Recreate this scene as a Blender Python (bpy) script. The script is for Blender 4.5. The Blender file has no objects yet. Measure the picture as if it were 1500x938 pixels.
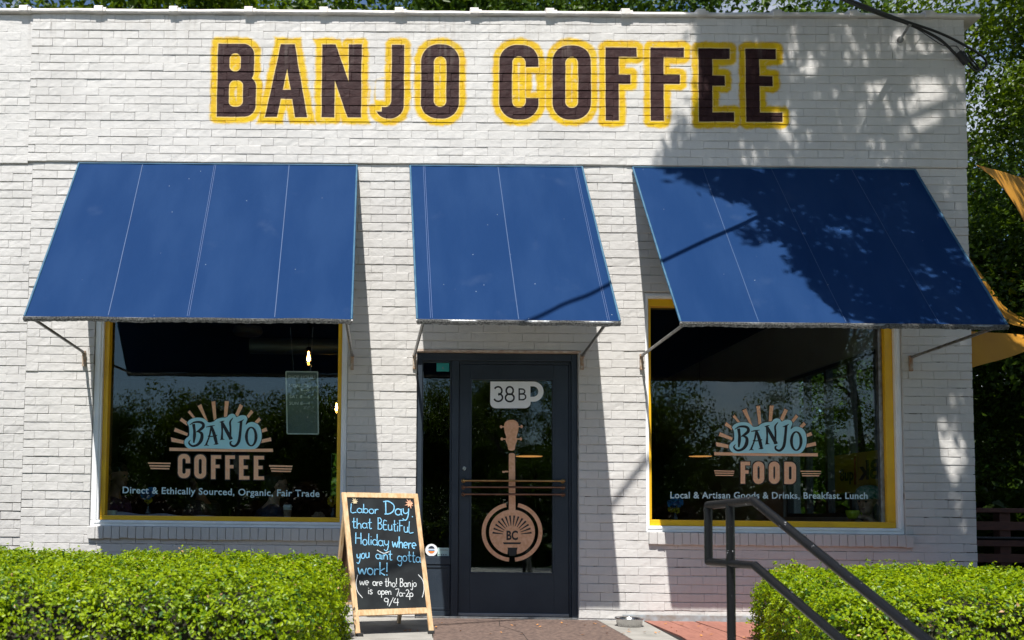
import bpy, bmesh, math, random
import numpy as np
from mathutils import Vector, Matrix
R = math.radians
random.seed(7); rng = np.random.default_rng(11)
scn = bpy.context.scene
col = scn.collection

# ------------------------------------------------------------------ camera
CAM_C = Vector((0, -7.8947, 0.9181))
RX = Vector((0.99990663, 0.00851395, 0.01068889)); UX = Vector((-0.01016082, -0.05982184, 0.99815735)); FX = Vector((-0.00913769, 0.99817276, 0.05972975))
FPX, CX, CY = 1350.0, 563.485, 674.093
cd = bpy.data.cameras.new('camera'); cam = bpy.data.objects.new('camera', cd); col.objects.link(cam)
cam.matrix_world = Matrix(((RX.x, UX.x, -FX.x, CAM_C.x), (RX.y, UX.y, -FX.y, CAM_C.y), (RX.z, UX.z, -FX.z, CAM_C.z), (0, 0, 0, 1)))
cd.sensor_width = 36; cd.lens = FPX/1500*36
cd.shift_x = (750-CX)/1500; cd.shift_y = (CY-469)/1500
cd.clip_start = .05; cd.clip_end = 3000
cd.dof.use_dof = True; cd.dof.focus_distance = 7.7; cd.dof.aperture_fstop = 3.2
scn.camera = cam

def ray(px, py): return RX*((px-CX)/FPX)+UX*((CY-py)/FPX)+FX
def at(px, py, y=0.0):                       # survey helper: a sighted direction meets the plane at depth y
    d = ray(px, py); t = (y-CAM_C.y)/d.y; return CAM_C+d*t
def on_plane(px, py, p0, n):
    d = ray(px, py); t = (p0-CAM_C).dot(n)/d.dot(n); return CAM_C+d*t

# ------------------------------------------------------------------ sun, sky, exposure
SUN = Vector((.277, 1.2, -2.14)).normalized()      # direction the light travels
el = math.asin(-SUN.z); az = math.atan2(-SUN.x, -SUN.y)   # azimuth of the sun, clockwise from +y
ld = bpy.data.lights.new('sun', 'SUN'); ld.energy = 5.0; ld.angle = R(.5); ld.color = (1, .965, .90)
lo = bpy.data.objects.new('sun', ld); col.objects.link(lo); lo.rotation_euler = SUN.to_track_quat('-Z', 'Y').to_euler()
w = bpy.data.worlds.new('World'); scn.world = w; w.use_nodes = True
nt = w.node_tree; nt.nodes.clear()
sky = nt.nodes.new('ShaderNodeTexSky'); sky.sky_type = 'NISHITA'; sky.sun_disc = False
sky.sun_elevation = el; sky.sun_rotation = az; sky.air_density = 1.0; sky.dust_density = .2; sky.ozone_density = 4.0
tc = nt.nodes.new('ShaderNodeTexCoord'); mp = nt.nodes.new('ShaderNodeMapping'); mp.inputs['Scale'].default_value = (1, 1, 2.2)
mp.inputs['Location'].default_value = (1.87, 2.11, .7)
nz = nt.nodes.new('ShaderNodeTexNoise'); nz.inputs['Scale'].default_value = 3.0; nz.inputs['Detail'].default_value = 8; nz.inputs['Roughness'].default_value = .55
cr = nt.nodes.new('ShaderNodeValToRGB'); cr.color_ramp.elements[0].position = .50; cr.color_ramp.elements[1].position = .66
nz2 = nt.nodes.new('ShaderNodeTexNoise'); nz2.inputs['Scale'].default_value = 6.0; nz2.inputs['Detail'].default_value = 6
cr2 = nt.nodes.new('ShaderNodeValToRGB'); cr2.color_ramp.elements[0].color = (3.2, 3.5, 4.2, 1); cr2.color_ramp.elements[1].color = (9.5, 9.7, 10, 1); cr2.color_ramp.elements[0].position = .35; cr2.color_ramp.elements[1].position = .65
mx = nt.nodes.new('ShaderNodeMixRGB'); bg = nt.nodes.new('ShaderNodeBackground'); bg.inputs[1].default_value = .078
ow = nt.nodes.new('ShaderNodeOutputWorld')
L = nt.links.new
L(tc.outputs['Generated'], mp.inputs[0]); L(mp.outputs[0], nz.inputs['Vector']); L(mp.outputs[0], nz2.inputs['Vector']); L(nz.outputs[0], cr.inputs[0]); L(nz2.outputs[0], cr2.inputs[0])
L(cr.outputs[0], mx.inputs[0]); L(sky.outputs[0], mx.inputs[1]); L(cr2.outputs[0], mx.inputs[2]); L(mx.outputs[0], bg.inputs[0]); L(bg.outputs[0], ow.inputs[0])
scn.view_settings.view_transform = 'Standard'; scn.view_settings.look = 'None'; scn.view_settings.exposure = .62; scn.view_settings.gamma = 1
scn.cycles.max_bounces = 8; scn.cycles.transparent_max_bounces = 24
try: scn.cycles.sample_clamp_indirect = 6
except Exception: pass

# ------------------------------------------------------------------ node helper
class N:
    nt = None
    def __init__(s, v): s.v = v
    @staticmethod
    def m(op, *a, clamp=False):
        n = N.nt.nodes.new('ShaderNodeMath'); n.operation = op; n.use_clamp = clamp
        for i, x in enumerate(a):
            x = x.v if isinstance(x, N) else x
            if isinstance(x, (int, float)): n.inputs[i].default_value = x
            else: N.nt.links.new(x, n.inputs[i])
        return N(n.outputs[0])
    def __add__(s, o): return N.m('ADD', s, o)
    def __sub__(s, o): return N.m('SUBTRACT', s, o)
    def __rsub__(s, o): return N.m('SUBTRACT', o, s)
    def __mul__(s, o): return N.m('MULTIPLY', s, o)
    __radd__ = __add__; __rmul__ = __mul__
def nmax(a, b): return N.m('MAXIMUM', a, b)
def nmin(a, b): return N.m('MINIMUM', a, b)
def nabs(a): return N.m('ABSOLUTE', a)
def nsqrt(a): return N.m('SQRT', a)
def smooth(x, a, b):
    n = N.nt.nodes.new('ShaderNodeMapRange'); n.interpolation_type = 'SMOOTHSTEP'
    N.nt.links.new(x.v, n.inputs['Value']); n.inputs['From Min'].default_value = a; n.inputs['From Max'].default_value = b
    return N(n.outputs[0])

def setc(inp, c): inp.default_value = (c[0], c[1], c[2], 1)
def srgb(r, g, b):
    f = lambda c: (c/255/12.92) if c/255 <= .04045 else ((c/255+.055)/1.055)**2.4
    return (f(r), f(g), f(b))
MATS = {}
def mat(name, c=(.5, .5, .5), rough=.6, metal=0, spec=.5, bump=0, bscale=40, var=0, vscale=8, c2=None, emit=None, estr=0, trans=0, sheen=0, stretch=None, island=0):
    m = bpy.data.materials.new(name); m.use_nodes = True; t = m.node_tree; p = t.nodes['Principled BSDF']
    setc(p.inputs['Base Color'], c); p.inputs['Roughness'].default_value = rough; p.inputs['Metallic'].default_value = metal
    p.inputs['Specular IOR Level'].default_value = spec
    if sheen: p.inputs['Sheen Weight'].default_value = sheen
    if emit: setc(p.inputs['Emission Color'], emit); p.inputs['Emission Strength'].default_value = estr
    if trans: p.inputs['Transmission Weight'].default_value = trans
    geo = t.nodes.new('ShaderNodeNewGeometry'); vec = geo.outputs['Position']
    if stretch:
        mpn = t.nodes.new('ShaderNodeMapping'); mpn.inputs['Scale'].default_value = stretch; t.links.new(vec, mpn.inputs[0]); vec = mpn.outputs[0]
    if var or c2:
        c2 = c2 or tuple(max(0, x*(1-var)) for x in c)
        n = t.nodes.new('ShaderNodeTexNoise'); n.inputs['Scale'].default_value = vscale; n.inputs['Detail'].default_value = 6; t.links.new(vec, n.inputs['Vector'])
        r = t.nodes.new('ShaderNodeValToRGB'); r.color_ramp.elements[0].position = .35; r.color_ramp.elements[1].position = .68
        r.color_ramp.elements[0].color = (*c, 1); r.color_ramp.elements[1].color = (*c2, 1)
        t.links.new(n.outputs[0], r.inputs[0]); out = r.outputs[0]
        if island:
            h = t.nodes.new('ShaderNodeHueSaturation'); t.links.new(out, h.inputs['Color'])
            mr = t.nodes.new('ShaderNodeMapRange'); t.links.new(geo.outputs['Random Per Island'], mr.inputs[0]); mr.inputs[3].default_value = 1-island; mr.inputs[4].default_value = 1+island
            t.links.new(mr.outputs[0], h.inputs['Value']); out = h.outputs[0]
        t.links.new(out, p.inputs['Base Color'])
    if bump:
        n = t.nodes.new('ShaderNodeTexNoise'); n.inputs['Scale'].default_value = bscale; n.inputs['Detail'].default_value = 8; t.links.new(vec, n.inputs['Vector'])
        b = t.nodes.new('ShaderNodeBump'); b.inputs['Strength'].default_value = bump; b.inputs['Distance'].default_value = .01
        t.links.new(n.outputs[0], b.inputs['Height']); t.links.new(b.outputs[0], p.inputs['Normal'])
    MATS[name] = m; return m

def leaf_mat(name, c, c2, tr=.35, gloss=.35, vs=1.2):
    m = bpy.data.materials.new(name); m.use_nodes = True; t = m.node_tree; t.nodes.clear(); lk = t.links.new
    o = t.nodes.new('ShaderNodeOutputMaterial'); p = t.nodes.new('ShaderNodeBsdfPrincipled'); tl = t.nodes.new('ShaderNodeBsdfTranslucent'); mix = t.nodes.new('ShaderNodeMixShader')
    geo = t.nodes.new('ShaderNodeNewGeometry'); r = t.nodes.new('ShaderNodeValToRGB')
    r.color_ramp.elements[0].color = (*c, 1); r.color_ramp.elements[1].color = (*c2, 1)
    n = t.nodes.new('ShaderNodeTexNoise'); n.inputs['Scale'].default_value = vs; n.inputs['Detail'].default_value = 3; lk(geo.outputs['Position'], n.inputs['Vector'])
    N.nt = t; f = N(geo.outputs['Random Per Island'])*.7+(N(n.outputs[0])-.32)*.9
    lk(f.v, r.inputs[0]); lk(r.outputs[0], p.inputs['Base Color'])
    h = t.nodes.new('ShaderNodeMixRGB'); h.blend_type = 'MULTIPLY'; h.inputs[0].default_value = 1; h.inputs[2].default_value = (1.35, 1.25, .4, 1); lk(r.outputs[0], h.inputs[1]); lk(h.outputs[0], tl.inputs[0])
    p.inputs['Roughness'].default_value = .38; p.inputs['Specular IOR Level'].default_value = gloss
    mix.inputs[0].default_value = tr; lk(p.outputs[0], mix.inputs[1]); lk(tl.outputs[0], mix.inputs[2]); lk(mix.outputs[0], o.inputs[0])
    return m

def glass_mat(name, tint=(.82, .87, .86), f0=.050):
    m = bpy.data.materials.new(name); m.use_nodes = True; t = m.node_tree; t.nodes.clear(); lk = t.links.new
    o = t.nodes.new('ShaderNodeOutputMaterial'); tr = t.nodes.new('ShaderNodeBsdfTransparent'); g = t.nodes.new('ShaderNodeBsdfGlossy'); mix = t.nodes.new('ShaderNodeMixShader')
    setc(tr.inputs[0], tint); g.inputs['Roughness'].default_value = .0; setc(g.inputs[0], (.95, 1, .99))
    lw = t.nodes.new('ShaderNodeLayerWeight'); lw.inputs[0].default_value = .5; N.nt = t
    f = N.m('POWER', N(lw.outputs['Facing']), 5.0)*(1-f0)+f0
    lk(f.v, mix.inputs[0]); lk(tr.outputs[0], mix.inputs[1]); lk(g.outputs[0], mix.inputs[2]); lk(mix.outputs[0], o.inputs[0])
    return m

# ---------------------------------------------------------------- painted brick, with the wall lettering as paint
def brick_paint(name, sign):
    m = bpy.data.materials.new(name); m.use_nodes = True; t = m.node_tree; p = t.nodes['Principled BSDF']; lk = t.links.new; N.nt = t
    geo = t.nodes.new('ShaderNodeNewGeometry'); pos = geo.outputs['Position']
    def noise(s, d=6, stretch=None, rough=.6):
        n = t.nodes.new('ShaderNodeTexNoise'); n.inputs['Scale'].default_value = s; n.inputs['Detail'].default_value = d; n.inputs['Roughness'].default_value = rough
        v = pos
        if stretch:
            q = t.nodes.new('ShaderNodeMapping'); q.inputs['Scale'].default_value = stretch; lk(pos, q.inputs[0]); v = q.outputs[0]
        lk(v, n.inputs['Vector']); return N(n.outputs[0])
    def mixc(f, a, b):
        x = t.nodes.new('ShaderNodeMixRGB'); lk(f.v, x.inputs[0])
        for i, c in ((1, a), (2, b)):
            if isinstance(c, tuple): x.inputs[i].default_value = (*c, 1)
            else: lk(c, x.inputs[i])
        return x.outputs[0]
    base = mixc(smooth(noise(1.6, 4), .35, .7), (.575, .56, .545), (.52, .505, .49))
    base = mixc(smooth(noise(7, 6, (3, 1, .5)), .56, .8)*.5, base, (.44, .42, .40))
    if sign:
        s = t.nodes.new('ShaderNodeSeparateXYZ'); lk(pos, s.inputs[0]); X = N(s.outputs[0]); Z = N(s.outputs[2])
        wob = (noise(5, 2)-.5)*.012
        X = X+wob; Z = Z+wob
        def box(x0, x1, z0, z1, r=0.0):                 # signed distance, rounded box
            qx = nabs(X-(x0+x1)/2)-((x1-x0)/2-r); qz = nabs(Z-(z0+z1)/2)-((z1-z0)/2-r)
            a = nmax(qx, 0.0); b = nmax(qz, 0.0)
            return nsqrt(a*a+b*b)+nmin(nmax(qx, qz), 0.0)-r
        def slant(xa, za, xb, zb, wd):                    # slanted bar, width measured along x
            k = (xb-xa)/(zb-za); c = 1/math.sqrt(1+k*k)
            d = nabs(X-((Z-za)*k+xa))*c-wd/2*c
            return nmax(d, nabs(Z-(za+zb)/2)-abs(zb-za)/2)
        U = lambda *a: a[0] if len(a) == 1 else nmin(a[0], U(*a[1:]))
        def sub(a, b): return nmax(a, 0.0-b)
        z0, z1, sw = 4.392, 5.05, .108
        def ring(x0, x1): return sub(box(x0, x1, z0-.006, z1+.006, .15), box(x0+sw+.003, x1-sw-.003, z0+.1, z1-.1, .055))
        Bo = U(box(-1.579, -1.34, z0, z1, .004), box(-1.48, -1.260, 4.70, z1, .095), box(-1.48, -1.238, z0, 4.762, .105))
        B = sub(sub(Bo, box(-1.474, -1.375, 4.800, 4.962, .045)), box(-1.474, -1.352, 4.482, 4.720, .05))
        A = U(slant(-1.102, z0, -.974, z1, .104), slant(-.836, z0, -.955, z1, .104), box(-1.04, -.89, 4.555, 4.638))
        Nn = U(box(-.659, -.546, z0, z1), box(-.425, -.313, z0, z1), slant(-.602, z1, -.370, z0, .118))
        J = U(box(-.047, .062, 4.50, z1), sub(sub(box(-.19, .062, z0-.006, 4.70, .12), box(-.25, -.047, 4.49, 4.80, .055)), box(-.3, -.13, 4.45, 4.8)))
        O1 = ring(.212, .545)
        C = sub(ring(.898, 1.241), box(1.125, 1.28, 4.575, 4.858))
        O2 = ring(1.364, 1.699)
        def Fl(x, e1, e2): return U(box(x, x+.116, z0-.01, z1-.012), box(x, e1, z1-.098, z1-.012), box(x, e2, 4.712, 4.794))
        F1 = Fl(1.827, 2.101, 2.046); F2 = Fl(2.220, 2.513, 2.476)
        def El(x, e1, e2, e3): return U(box(x, x+.12, z0-.015, z1-.016), box(x, e1, z1-.108, z1-.016), box(x, e2, 4.700, 4.790), box(x, e3, z0-.015, z0+.070))
        E1 = El(2.640, 2.914, 2.869, 2.945); E2 = El(3.051, 3.319, 3.288, 3.365)
        d = U(B, A, Nn, J, O1, C, O2, F1, F2, E1, E2)
        spray = (noise(12, 6, None, .7)-.5)*.06
        glow = 1.0-smooth(d+spray, .046, .076)
        glow = glow*(smooth(noise(24, 4), .22, .42)*.35+.65)
        yel = mixc(smooth(noise(9, 5), .4, .7), (.62, .41, .006), (.56, .34, .012))
        base = mixc(glow, base, yel)
        base = mixc((1.0-smooth(d, .004, .011))*.45, base, (.66, .56, .38))
        brown = mixc(smooth(noise(20, 6), .35, .75), (.026, .0095, .0105), (.044, .019, .019))
        base = mixc(1.0-smooth(d, -.002, .002), base, brown)
    sz = t.nodes.new('ShaderNodeSeparateXYZ'); lk(pos, sz.inputs[0]); zz = N(sz.outputs[2])
    streak = smooth(noise(9, 4, (2.2, 1, .12)), .50, .78)*nmax(smooth(zz, 4.7, 5.35), (1.0-smooth(zz, .05, .75))*.7)*.45
    base = mixc(streak, base, (.30, .27, .24))
    # chipped paint showing dull brick, few and small
    chip = smooth(noise(26, 5), .735, .76)*smooth(noise(1.1, 2), .5, .62)
    base = mixc(chip, base, (.16, .12, .10))
    lk(base, p.inputs['Base Color']); p.inputs['Roughness'].default_value = .6; p.inputs['Specular IOR Level'].default_value = .18
    h = noise(60, 8, None, .75)*.45+noise(16, 5)*1.0
    b = t.nodes.new('ShaderNodeBump'); b.inputs['Strength'].default_value = .7; b.inputs['Distance'].default_value = .008; lk(h.v, b.inputs['Height']); lk(b.outputs[0], p.inputs['Normal'])
    return m

def joint_mat():
    m = bpy.data.materials.new('painted_mortar_joints'); m.use_nodes = True; t = m.node_tree; p = t.nodes['Principled BSDF']; N.nt = t; lk = t.links.new
    g_ = t.nodes.new('ShaderNodeNewGeometry'); a = t.nodes.new('ShaderNodeTexNoise'); a.inputs['Scale'].default_value = 1.7; a.inputs['Detail'].default_value = 8; a.inputs['Roughness'].default_value = .7; lk(g_.outputs['Position'], a.inputs['Vector'])
    s_ = t.nodes.new('ShaderNodeSeparateXYZ'); lk(g_.outputs['Position'], s_.inputs[0])
    f = smooth(N(a.outputs[0])+smooth(N(s_.outputs[2]), 4.2, 5.2)*.07, .53, .60)
    mx_ = t.nodes.new('ShaderNodeMixRGB'); lk(f.v, mx_.inputs[0]); mx_.inputs[1].default_value = (.55, .535, .525, 1); mx_.inputs[2].default_value = (.10, .085, .075, 1); lk(mx_.outputs[0], p.inputs['Base Color']); p.inputs['Roughness'].default_value = .8; return m
M_joint = joint_mat()
M_brick = brick_paint('white_painted_brick', False); M_sign = brick_paint('white_painted_brick_with_lettering', True)

# ------------------------------------------------------------------ mesh helpers
def tag(o, label=None, cat=None, group=None, kind=None):
    if label: o['label'] = label
    if cat: o['category'] = cat
    if group: o['group'] = group
    if kind: o['kind'] = kind
    return o
def thing(name, label, cat, loc=(0, 0, 0), group=None):
    o = bpy.data.objects.new(name, None); col.objects.link(o); o.location = loc; o.empty_display_size = .1
    return tag(o, label, cat, group)
def wloc(o):
    v = Vector((0, 0, 0))
    while o: v = v+o.location; o = o.parent
    return v
def link(name, me, m, parent=None, loc=None):
    o = bpy.data.objects.new(name, me); col.objects.link(o)
    if m is not None:
        for x in (m if isinstance(m, (list, tuple)) else [m]): me.materials.append(x)
    if parent is not None:
        o.parent = parent; o.location = (Vector(loc) if loc else Vector((0, 0, 0)))-wloc(parent)
    elif loc: o.location = loc
    return o
class MB:
    def __init__(s): s.v = []; s.f = []; s.s = []
    def add(s, v, f, sm=False):
        k = len(s.v); s.v += [tuple(x) for x in v]; s.f += [tuple(i+k for i in q) for q in f]; s.s += [sm]*len(f); return s
    def box(s, x0, x1, y0, y1, z0, z1, b=0.0):
        if b <= 0:
            return s.add([(x0, y0, z0), (x1, y0, z0), (x1, y1, z0), (x0, y1, z0), (x0, y0, z1), (x1, y0, z1), (x1, y1, z1), (x0, y1, z1)],
                         [(0, 3, 2, 1), (4, 5, 6, 7), (0, 1, 5, 4), (1, 2, 6, 5), (2, 3, 7, 6), (3, 0, 4, 7)])
        bm = bmesh.new(); bmesh.ops.create_cube(bm, size=1)
        for v in bm.verts: v.co = Vector((x0+(v.co.x+.5)*(x1-x0), y0+(v.co.y+.5)*(y1-y0), z0+(v.co.z+.5)*(z1-z0)))
        bmesh.ops.bevel(bm, geom=bm.edges[:], offset=b, segments=2, affect='EDGES', profile=.6)
        return s.bm(bm)
    def obox(s, p, q, wx, wy, up=Vector((0, 0, 1)), b=0.0):     # bar from p to q with section wx (side) by wy
        p = Vector(p); q = Vector(q); d = (q-p).normalized(); sx = d.cross(up).normalized(); sy = sx.cross(d).normalized()
        bm = bmesh.new(); bmesh.ops.create_cube(bm, size=1)
        Ln = (q-p).length
        if b:
            for v in bm.verts: v.co = Vector((v.co.x*wx, v.co.y*wy, v.co.z*Ln))
            bmesh.ops.bevel(bm, geom=bm.edges[:], offset=b, segments=2, affect='EDGES')
            for v in bm.verts: v.co = (p+q)/2+sx*v.co.x+sy*v.co.y+d*v.co.z
        else:
            for v in bm.verts: v.co = (p+q)/2+sx*(v.co.x*wx)+sy*(v.co.y*wy)+d*(v.co.z*Ln)
        bmesh.ops.recalc_face_normals(bm, faces=bm.faces[:])
        return s.bm(bm)
    def bm(s, bm, sm=False):
        bm.verts.index_update(); s.add([v.co[:] for v in bm.verts], [[v.index for v in f.verts] for f in bm.faces], sm); bm.free(); return s
    def tube(s, pts, r, n=8, caps=True):
        pts = [Vector(p) for p in pts]; rr = r if isinstance(r, (list, tuple)) else [r]*len(pts)
        V = []; F = []; ref = None
        for i, p in enumerate(pts):
            d = ((pts[min(i+1, len(pts)-1)]-pts[max(i-1, 0)])).normalized()
            if ref is None: ref = d.orthogonal().normalized()
            a = (ref-d*ref.dot(d)).normalized(); ref = a; b = d.cross(a)
            for k in range(n):
                t = 2*math.pi*k/n; V.append(p+(a*math.cos(t)+b*math.sin(t))*rr[i])
        for i in range(len(pts)-1):
            for k in range(n): F.append((i*n+k, i*n+(k+1) % n, (i+1)*n+(k+1) % n, (i+1)*n+k))
        s.add(V, F, True)
        if caps: s.add(V[:n], [tuple(range(n))[::-1]]); s.add(V[-n:], [tuple(range(n))])
        return s
    def lathe(s, prof, c=(0, 0, 0), n=24, sm=True):
        V = []; F = []; c = Vector(c)
        for (r, z) in prof:
            for k in range(n):
                t = 2*math.pi*k/n; V.append((c.x+r*math.cos(t), c.y+r*math.sin(t), c.z+z))
        for i in range(len(prof)-1):
            for k in range(n): F.append((i*n+k, i*n+(k+1) % n, (i+1)*n+(k+1) % n, (i+1)*n+k))
        return s.add(V, F, sm)
    def ball(s, c, r, sub=2, sc=(1, 1, 1)):
        bm = bmesh.new(); bmesh.ops.create_icosphere(bm, subdivisions=sub, radius=1)
        for v in bm.verts: v.co = Vector(c)+Vector((v.co.x*r*sc[0], v.co.y*r*sc[1], v.co.z*r*sc[2]))
        return s.bm(bm, True)
    def frame(s, x0, x1, z0, z1, l, r, b, t, y0, y1, bev=.004):   # rectangular frame in the XZ plane, members butted
        s.box(x0, x1, y0, y1, z0, z0+b, bev); s.box(x0, x1, y0, y1, z1-t, z1, bev)
        s.box(x0, x0+l, y0, y1, z0+b, z1-t, bev); s.box(x1-r, x1, y0, y1, z0+b, z1-t, bev); return s
    def mesh(s, name):
        me = bpy.data.meshes.new(name); me.from_pydata(s.v, [], s.f); me.polygons.foreach_set('use_smooth', s.s); me.update(); return me
    def build(s, name, m, parent=None, loc=None): return link(name, s.mesh(name), m, parent, loc)
def np_mesh(name, V, Q, smooth_=False, matidx=None):
    me = bpy.data.meshes.new(name); nv = len(V); k = Q.shape[1]; nf = len(Q)
    me.vertices.add(nv); me.vertices.foreach_set('co', V.astype(np.float32).ravel())
    me.loops.add(nf*k); me.loops.foreach_set('vertex_index', Q.astype(np.int32).ravel())
    me.polygons.add(nf); me.polygons.foreach_set('loop_start', np.arange(0, nf*k, k, dtype=np.int32)); me.polygons.foreach_set('loop_total', np.full(nf, k, np.int32))
    if smooth_: me.polygons.foreach_set('use_smooth', np.ones(nf, bool))
    if matidx is not None: me.polygons.foreach_set('material_index', matidx.astype(np.int32))
    me.update(calc_edges=True); me.validate(); return me

# flat outline shapes (filled 2-D curve) placed on a vertical plane: pts are (x, z); holes found by the fill
def flat_shape(name, loops, y, m, parent, thick=.0004):
    cu = bpy.data.curves.new(name, 'CURVE'); cu.dimensions = '2D'; cu.fill_mode = 'BOTH'; cu.extrude = thick
    for lp in loops:
        sp = cu.splines.new('POLY'); sp.points.add(len(lp)-1)
        for i, (a, b) in enumerate(lp): sp.points[i].co = (a, b, 0, 1)
        sp.use_cyclic_u = True
    o = bpy.data.objects.new(name, cu); col.objects.link(o)
    me = bpy.data.meshes.new_from_object(o); bpy.data.objects.remove(o); bpy.data.curves.remove(cu)
    for v in me.vertices: v.co = Vector((v.co.x, y-v.co.z, v.co.y))
    me.materials.clear(); return link(name, me, m, parent)
def text_mesh(body, name='lettering', mirror=False, spacing=1.0):
    cu = bpy.data.curves.new(name, 'FONT'); cu.offset = .016 if len(body) > 3 else .034; cu.body = body; cu.size = 1; cu.space_character = spacing; cu.resolution_u = 3
    o = bpy.data.objects.new(name, cu); col.objects.link(o); me = bpy.data.meshes.new_from_object(o); bpy.data.objects.remove(o); bpy.data.curves.remove(cu)
    a = np.array([v.co[:] for v in me.vertices]); lo, hi = a.min(0), a.max(0)
    for v in me.vertices:
        u = (v.co.x-lo[0])/(hi[0]-lo[0]); v.co = Vector(((1-u) if mirror else u, 0, v.co.y))   # x to 0..1, z in em units
    return me
def place_text(body, x0, z0, x1, z1, em, y, m, parent, name='lettering', mirror=False, spacing=1.0):
    me = text_mesh(body, name, mirror, spacing)
    for v in me.vertices: u = v.co.x; v.co = Vector((x0+(x1-x0)*u, y, z0+(z1-z0)*u+v.co.z*em))
    me.materials.clear(); return link(name, me, m, parent)
def ribbon(mb, pts, wd, nrm, step=.0):
    pts = [Vector(p) for p in pts]; L_ = []; R_ = []
    for i, p in enumerate(pts):
        d = pts[min(i+1, len(pts)-1)]-pts[max(i-1, 0)]
        if d.length < 1e-9: d = Vector((1, 0, 0))
        sd = d.normalized().cross(nrm).normalized(); wv = wd[i] if isinstance(wd, (list, tuple)) else wd
        L_.append(p+sd*wv/2+nrm*step); R_.append(p-sd*wv/2+nrm*step)
    n = len(pts); mb.add(L_+R_, [(i, i+1, n+i+1, n+i) for i in range(n-1)])
def spline(pts, k=6):
    P = [Vector((*p, 0)) if len(p) == 2 else Vector(p) for p in pts]
    if len(P) < 3: return P
    Q = [P[0]*2-P[1]]+P+[P[-1]*2-P[-2]]; out = []
    for i in range(1, len(Q)-2):
        for j in range(k):
            t = j/k; a, b, c, d = Q[i-1:i+3]
            out.append(.5*((2*b)+(c-a)*t+(2*a-5*b+4*c-d)*t*t+(3*b-a-3*c+d)*t*t*t))
    return out+[P[-1]]
def arc(cx, cz, rx, rz, a0, a1, n=10): return [(cx+rx*math.cos(R(a0+(a1-a0)*i/n)), cz+rz*math.sin(R(a0+(a1-a0)*i/n))) for i in range(n+1)]

# ------------------------------------------------------------------ materials
M_white = mat('white_trim_paint', (.86, .87, .88), .4, bump=.15, bscale=60, var=.1, vscale=5)
M_yellow = mat('mustard_yellow_paint', (.82, .48, .008), .4, bump=.12, bscale=50, c2=(.72, .40, .012), vscale=6)
M_navy = mat('slate_navy_door_paint', (.021, .031, .045), .42, spec=.35, bump=.12, bscale=70, c2=(.028, .039, .054), vscale=5)
M_brass = mat('aged_brass', (.42, .27, .11), .32, metal=1, bump=.1, bscale=90, c2=(.26, .15, .07), vscale=14)
M_brown_metal = mat('brown_worn_brass', (.22, .12, .08), .4, metal=1, bump=.1, bscale=90, c2=(.14, .08, .06), vscale=14)
M_steel = mat('galvanised_steel', (.34, .35, .36), .42, metal=.85, bump=.2, bscale=60, c2=(.18, .17, .16), vscale=20)
M_rust = mat('rusty_bracket', (.30, .16, .08), .8, c2=(.45, .42, .36), vscale=30, bump=.3)
M_steel_sh = mat('polished_steel', (.55, .55, .55), .22, metal=1, bump=.08, bscale=50)
M_lightblue = mat('pale_blue_vinyl', (.42, .80, .90), .6, c2=(.48, .84, .92), vscale=20)
M_textblue = mat('pale_blue_letter_vinyl', (.60, .80, .86), .5, var=.08)
M_copper = mat('copper_leaf_vinyl', (.95, .49, .27), .6, c2=(.97, .58, .36), vscale=60, bump=.1, bscale=120)
M_copper2 = mat('copper_leaf_door_vinyl', (.66, .33, .17), .5, c2=(.78, .44, .27), vscale=45, bump=.1, bscale=120)
M_black = mat('black_vinyl', (.006, .006, .007), .45)
M_blackm = mat('black_gap', (.01, .01, .01), .8)
M_signwhite = mat('white_vinyl', (.82, .84, .85), .5, var=.05)
M_hours = mat('hours_sign_board', (.20, .25, .24), .5, var=.2, vscale=4)
M_hoursw = mat('hours_sign_border', (.90, .93, .93), .5, var=.04)
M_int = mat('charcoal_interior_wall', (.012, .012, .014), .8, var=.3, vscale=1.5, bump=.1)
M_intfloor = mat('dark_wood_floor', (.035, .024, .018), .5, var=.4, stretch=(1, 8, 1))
M_wood_int = mat('dark_oak_counter', (.10, .06, .035), .4, var=.4, stretch=(1, 12, 12), vscale=5, bump=.1)
M_pine = mat('pale_pine', (.66, .48, .29), .5, c2=(.50, .30, .14), vscale=5, stretch=(10, 10, 1.2), bump=.1)
M_chalk = mat('chalkboard_slate', (.011, .013, .015), .7, spec=.2, c2=(.019, .023, .025), vscale=9)
M_chalkblue = mat('blue_chalk', (.22, .52, .75), .9, c2=(.14, .36, .55), vscale=90)
M_chalkwhite = mat('white_chalk', (.62, .64, .64), .9, c2=(.4, .42, .43), vscale=90)
M_rubber = mat('black_rubber', (.02, .02, .02), .7)
M_cement = mat('pale_concrete', (.33, .315, .29), .85, c2=(.24, .23, .21), vscale=5, bump=.4, bscale=90)
M_agg = mat('brown_aggregate', (.185, .125, .100), .9, c2=(.075, .050, .044), vscale=34, bump=.8, bscale=160)
M_red = mat('red_stained_boards', (.34, .145, .105), .75, c2=(.25, .10, .075), vscale=8, stretch=(6, 1, 1), bump=.3, bscale=70)
M_pipe = mat('black_painted_pipe', (.014, .015, .018), .30, spec=.3, bump=.12, bscale=60)
M_terra = mat('painted_coping_tile', (.66, .63, .59), .6, c2=(.50, .46, .43), vscale=6, bump=.4, bscale=40)
M_rubberwire = mat('black_cable', (.012, .012, .013), .6)
M_trunk = mat('grey_bark', (.10, .08, .065), .9, c2=(.05, .04, .032), vscale=14, stretch=(3, 3, .6), bump=1, bscale=18)
M_soil = mat('brown_mulch', (.07, .045, .03), .95, c2=(.035, .024, .017), vscale=30, bump=1, bscale=60)
M_grass = mat('lawn_grass', (.05, .09, .02), .9, c2=(.07, .11, .03), vscale=3, bump=1, bscale=60)
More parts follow.
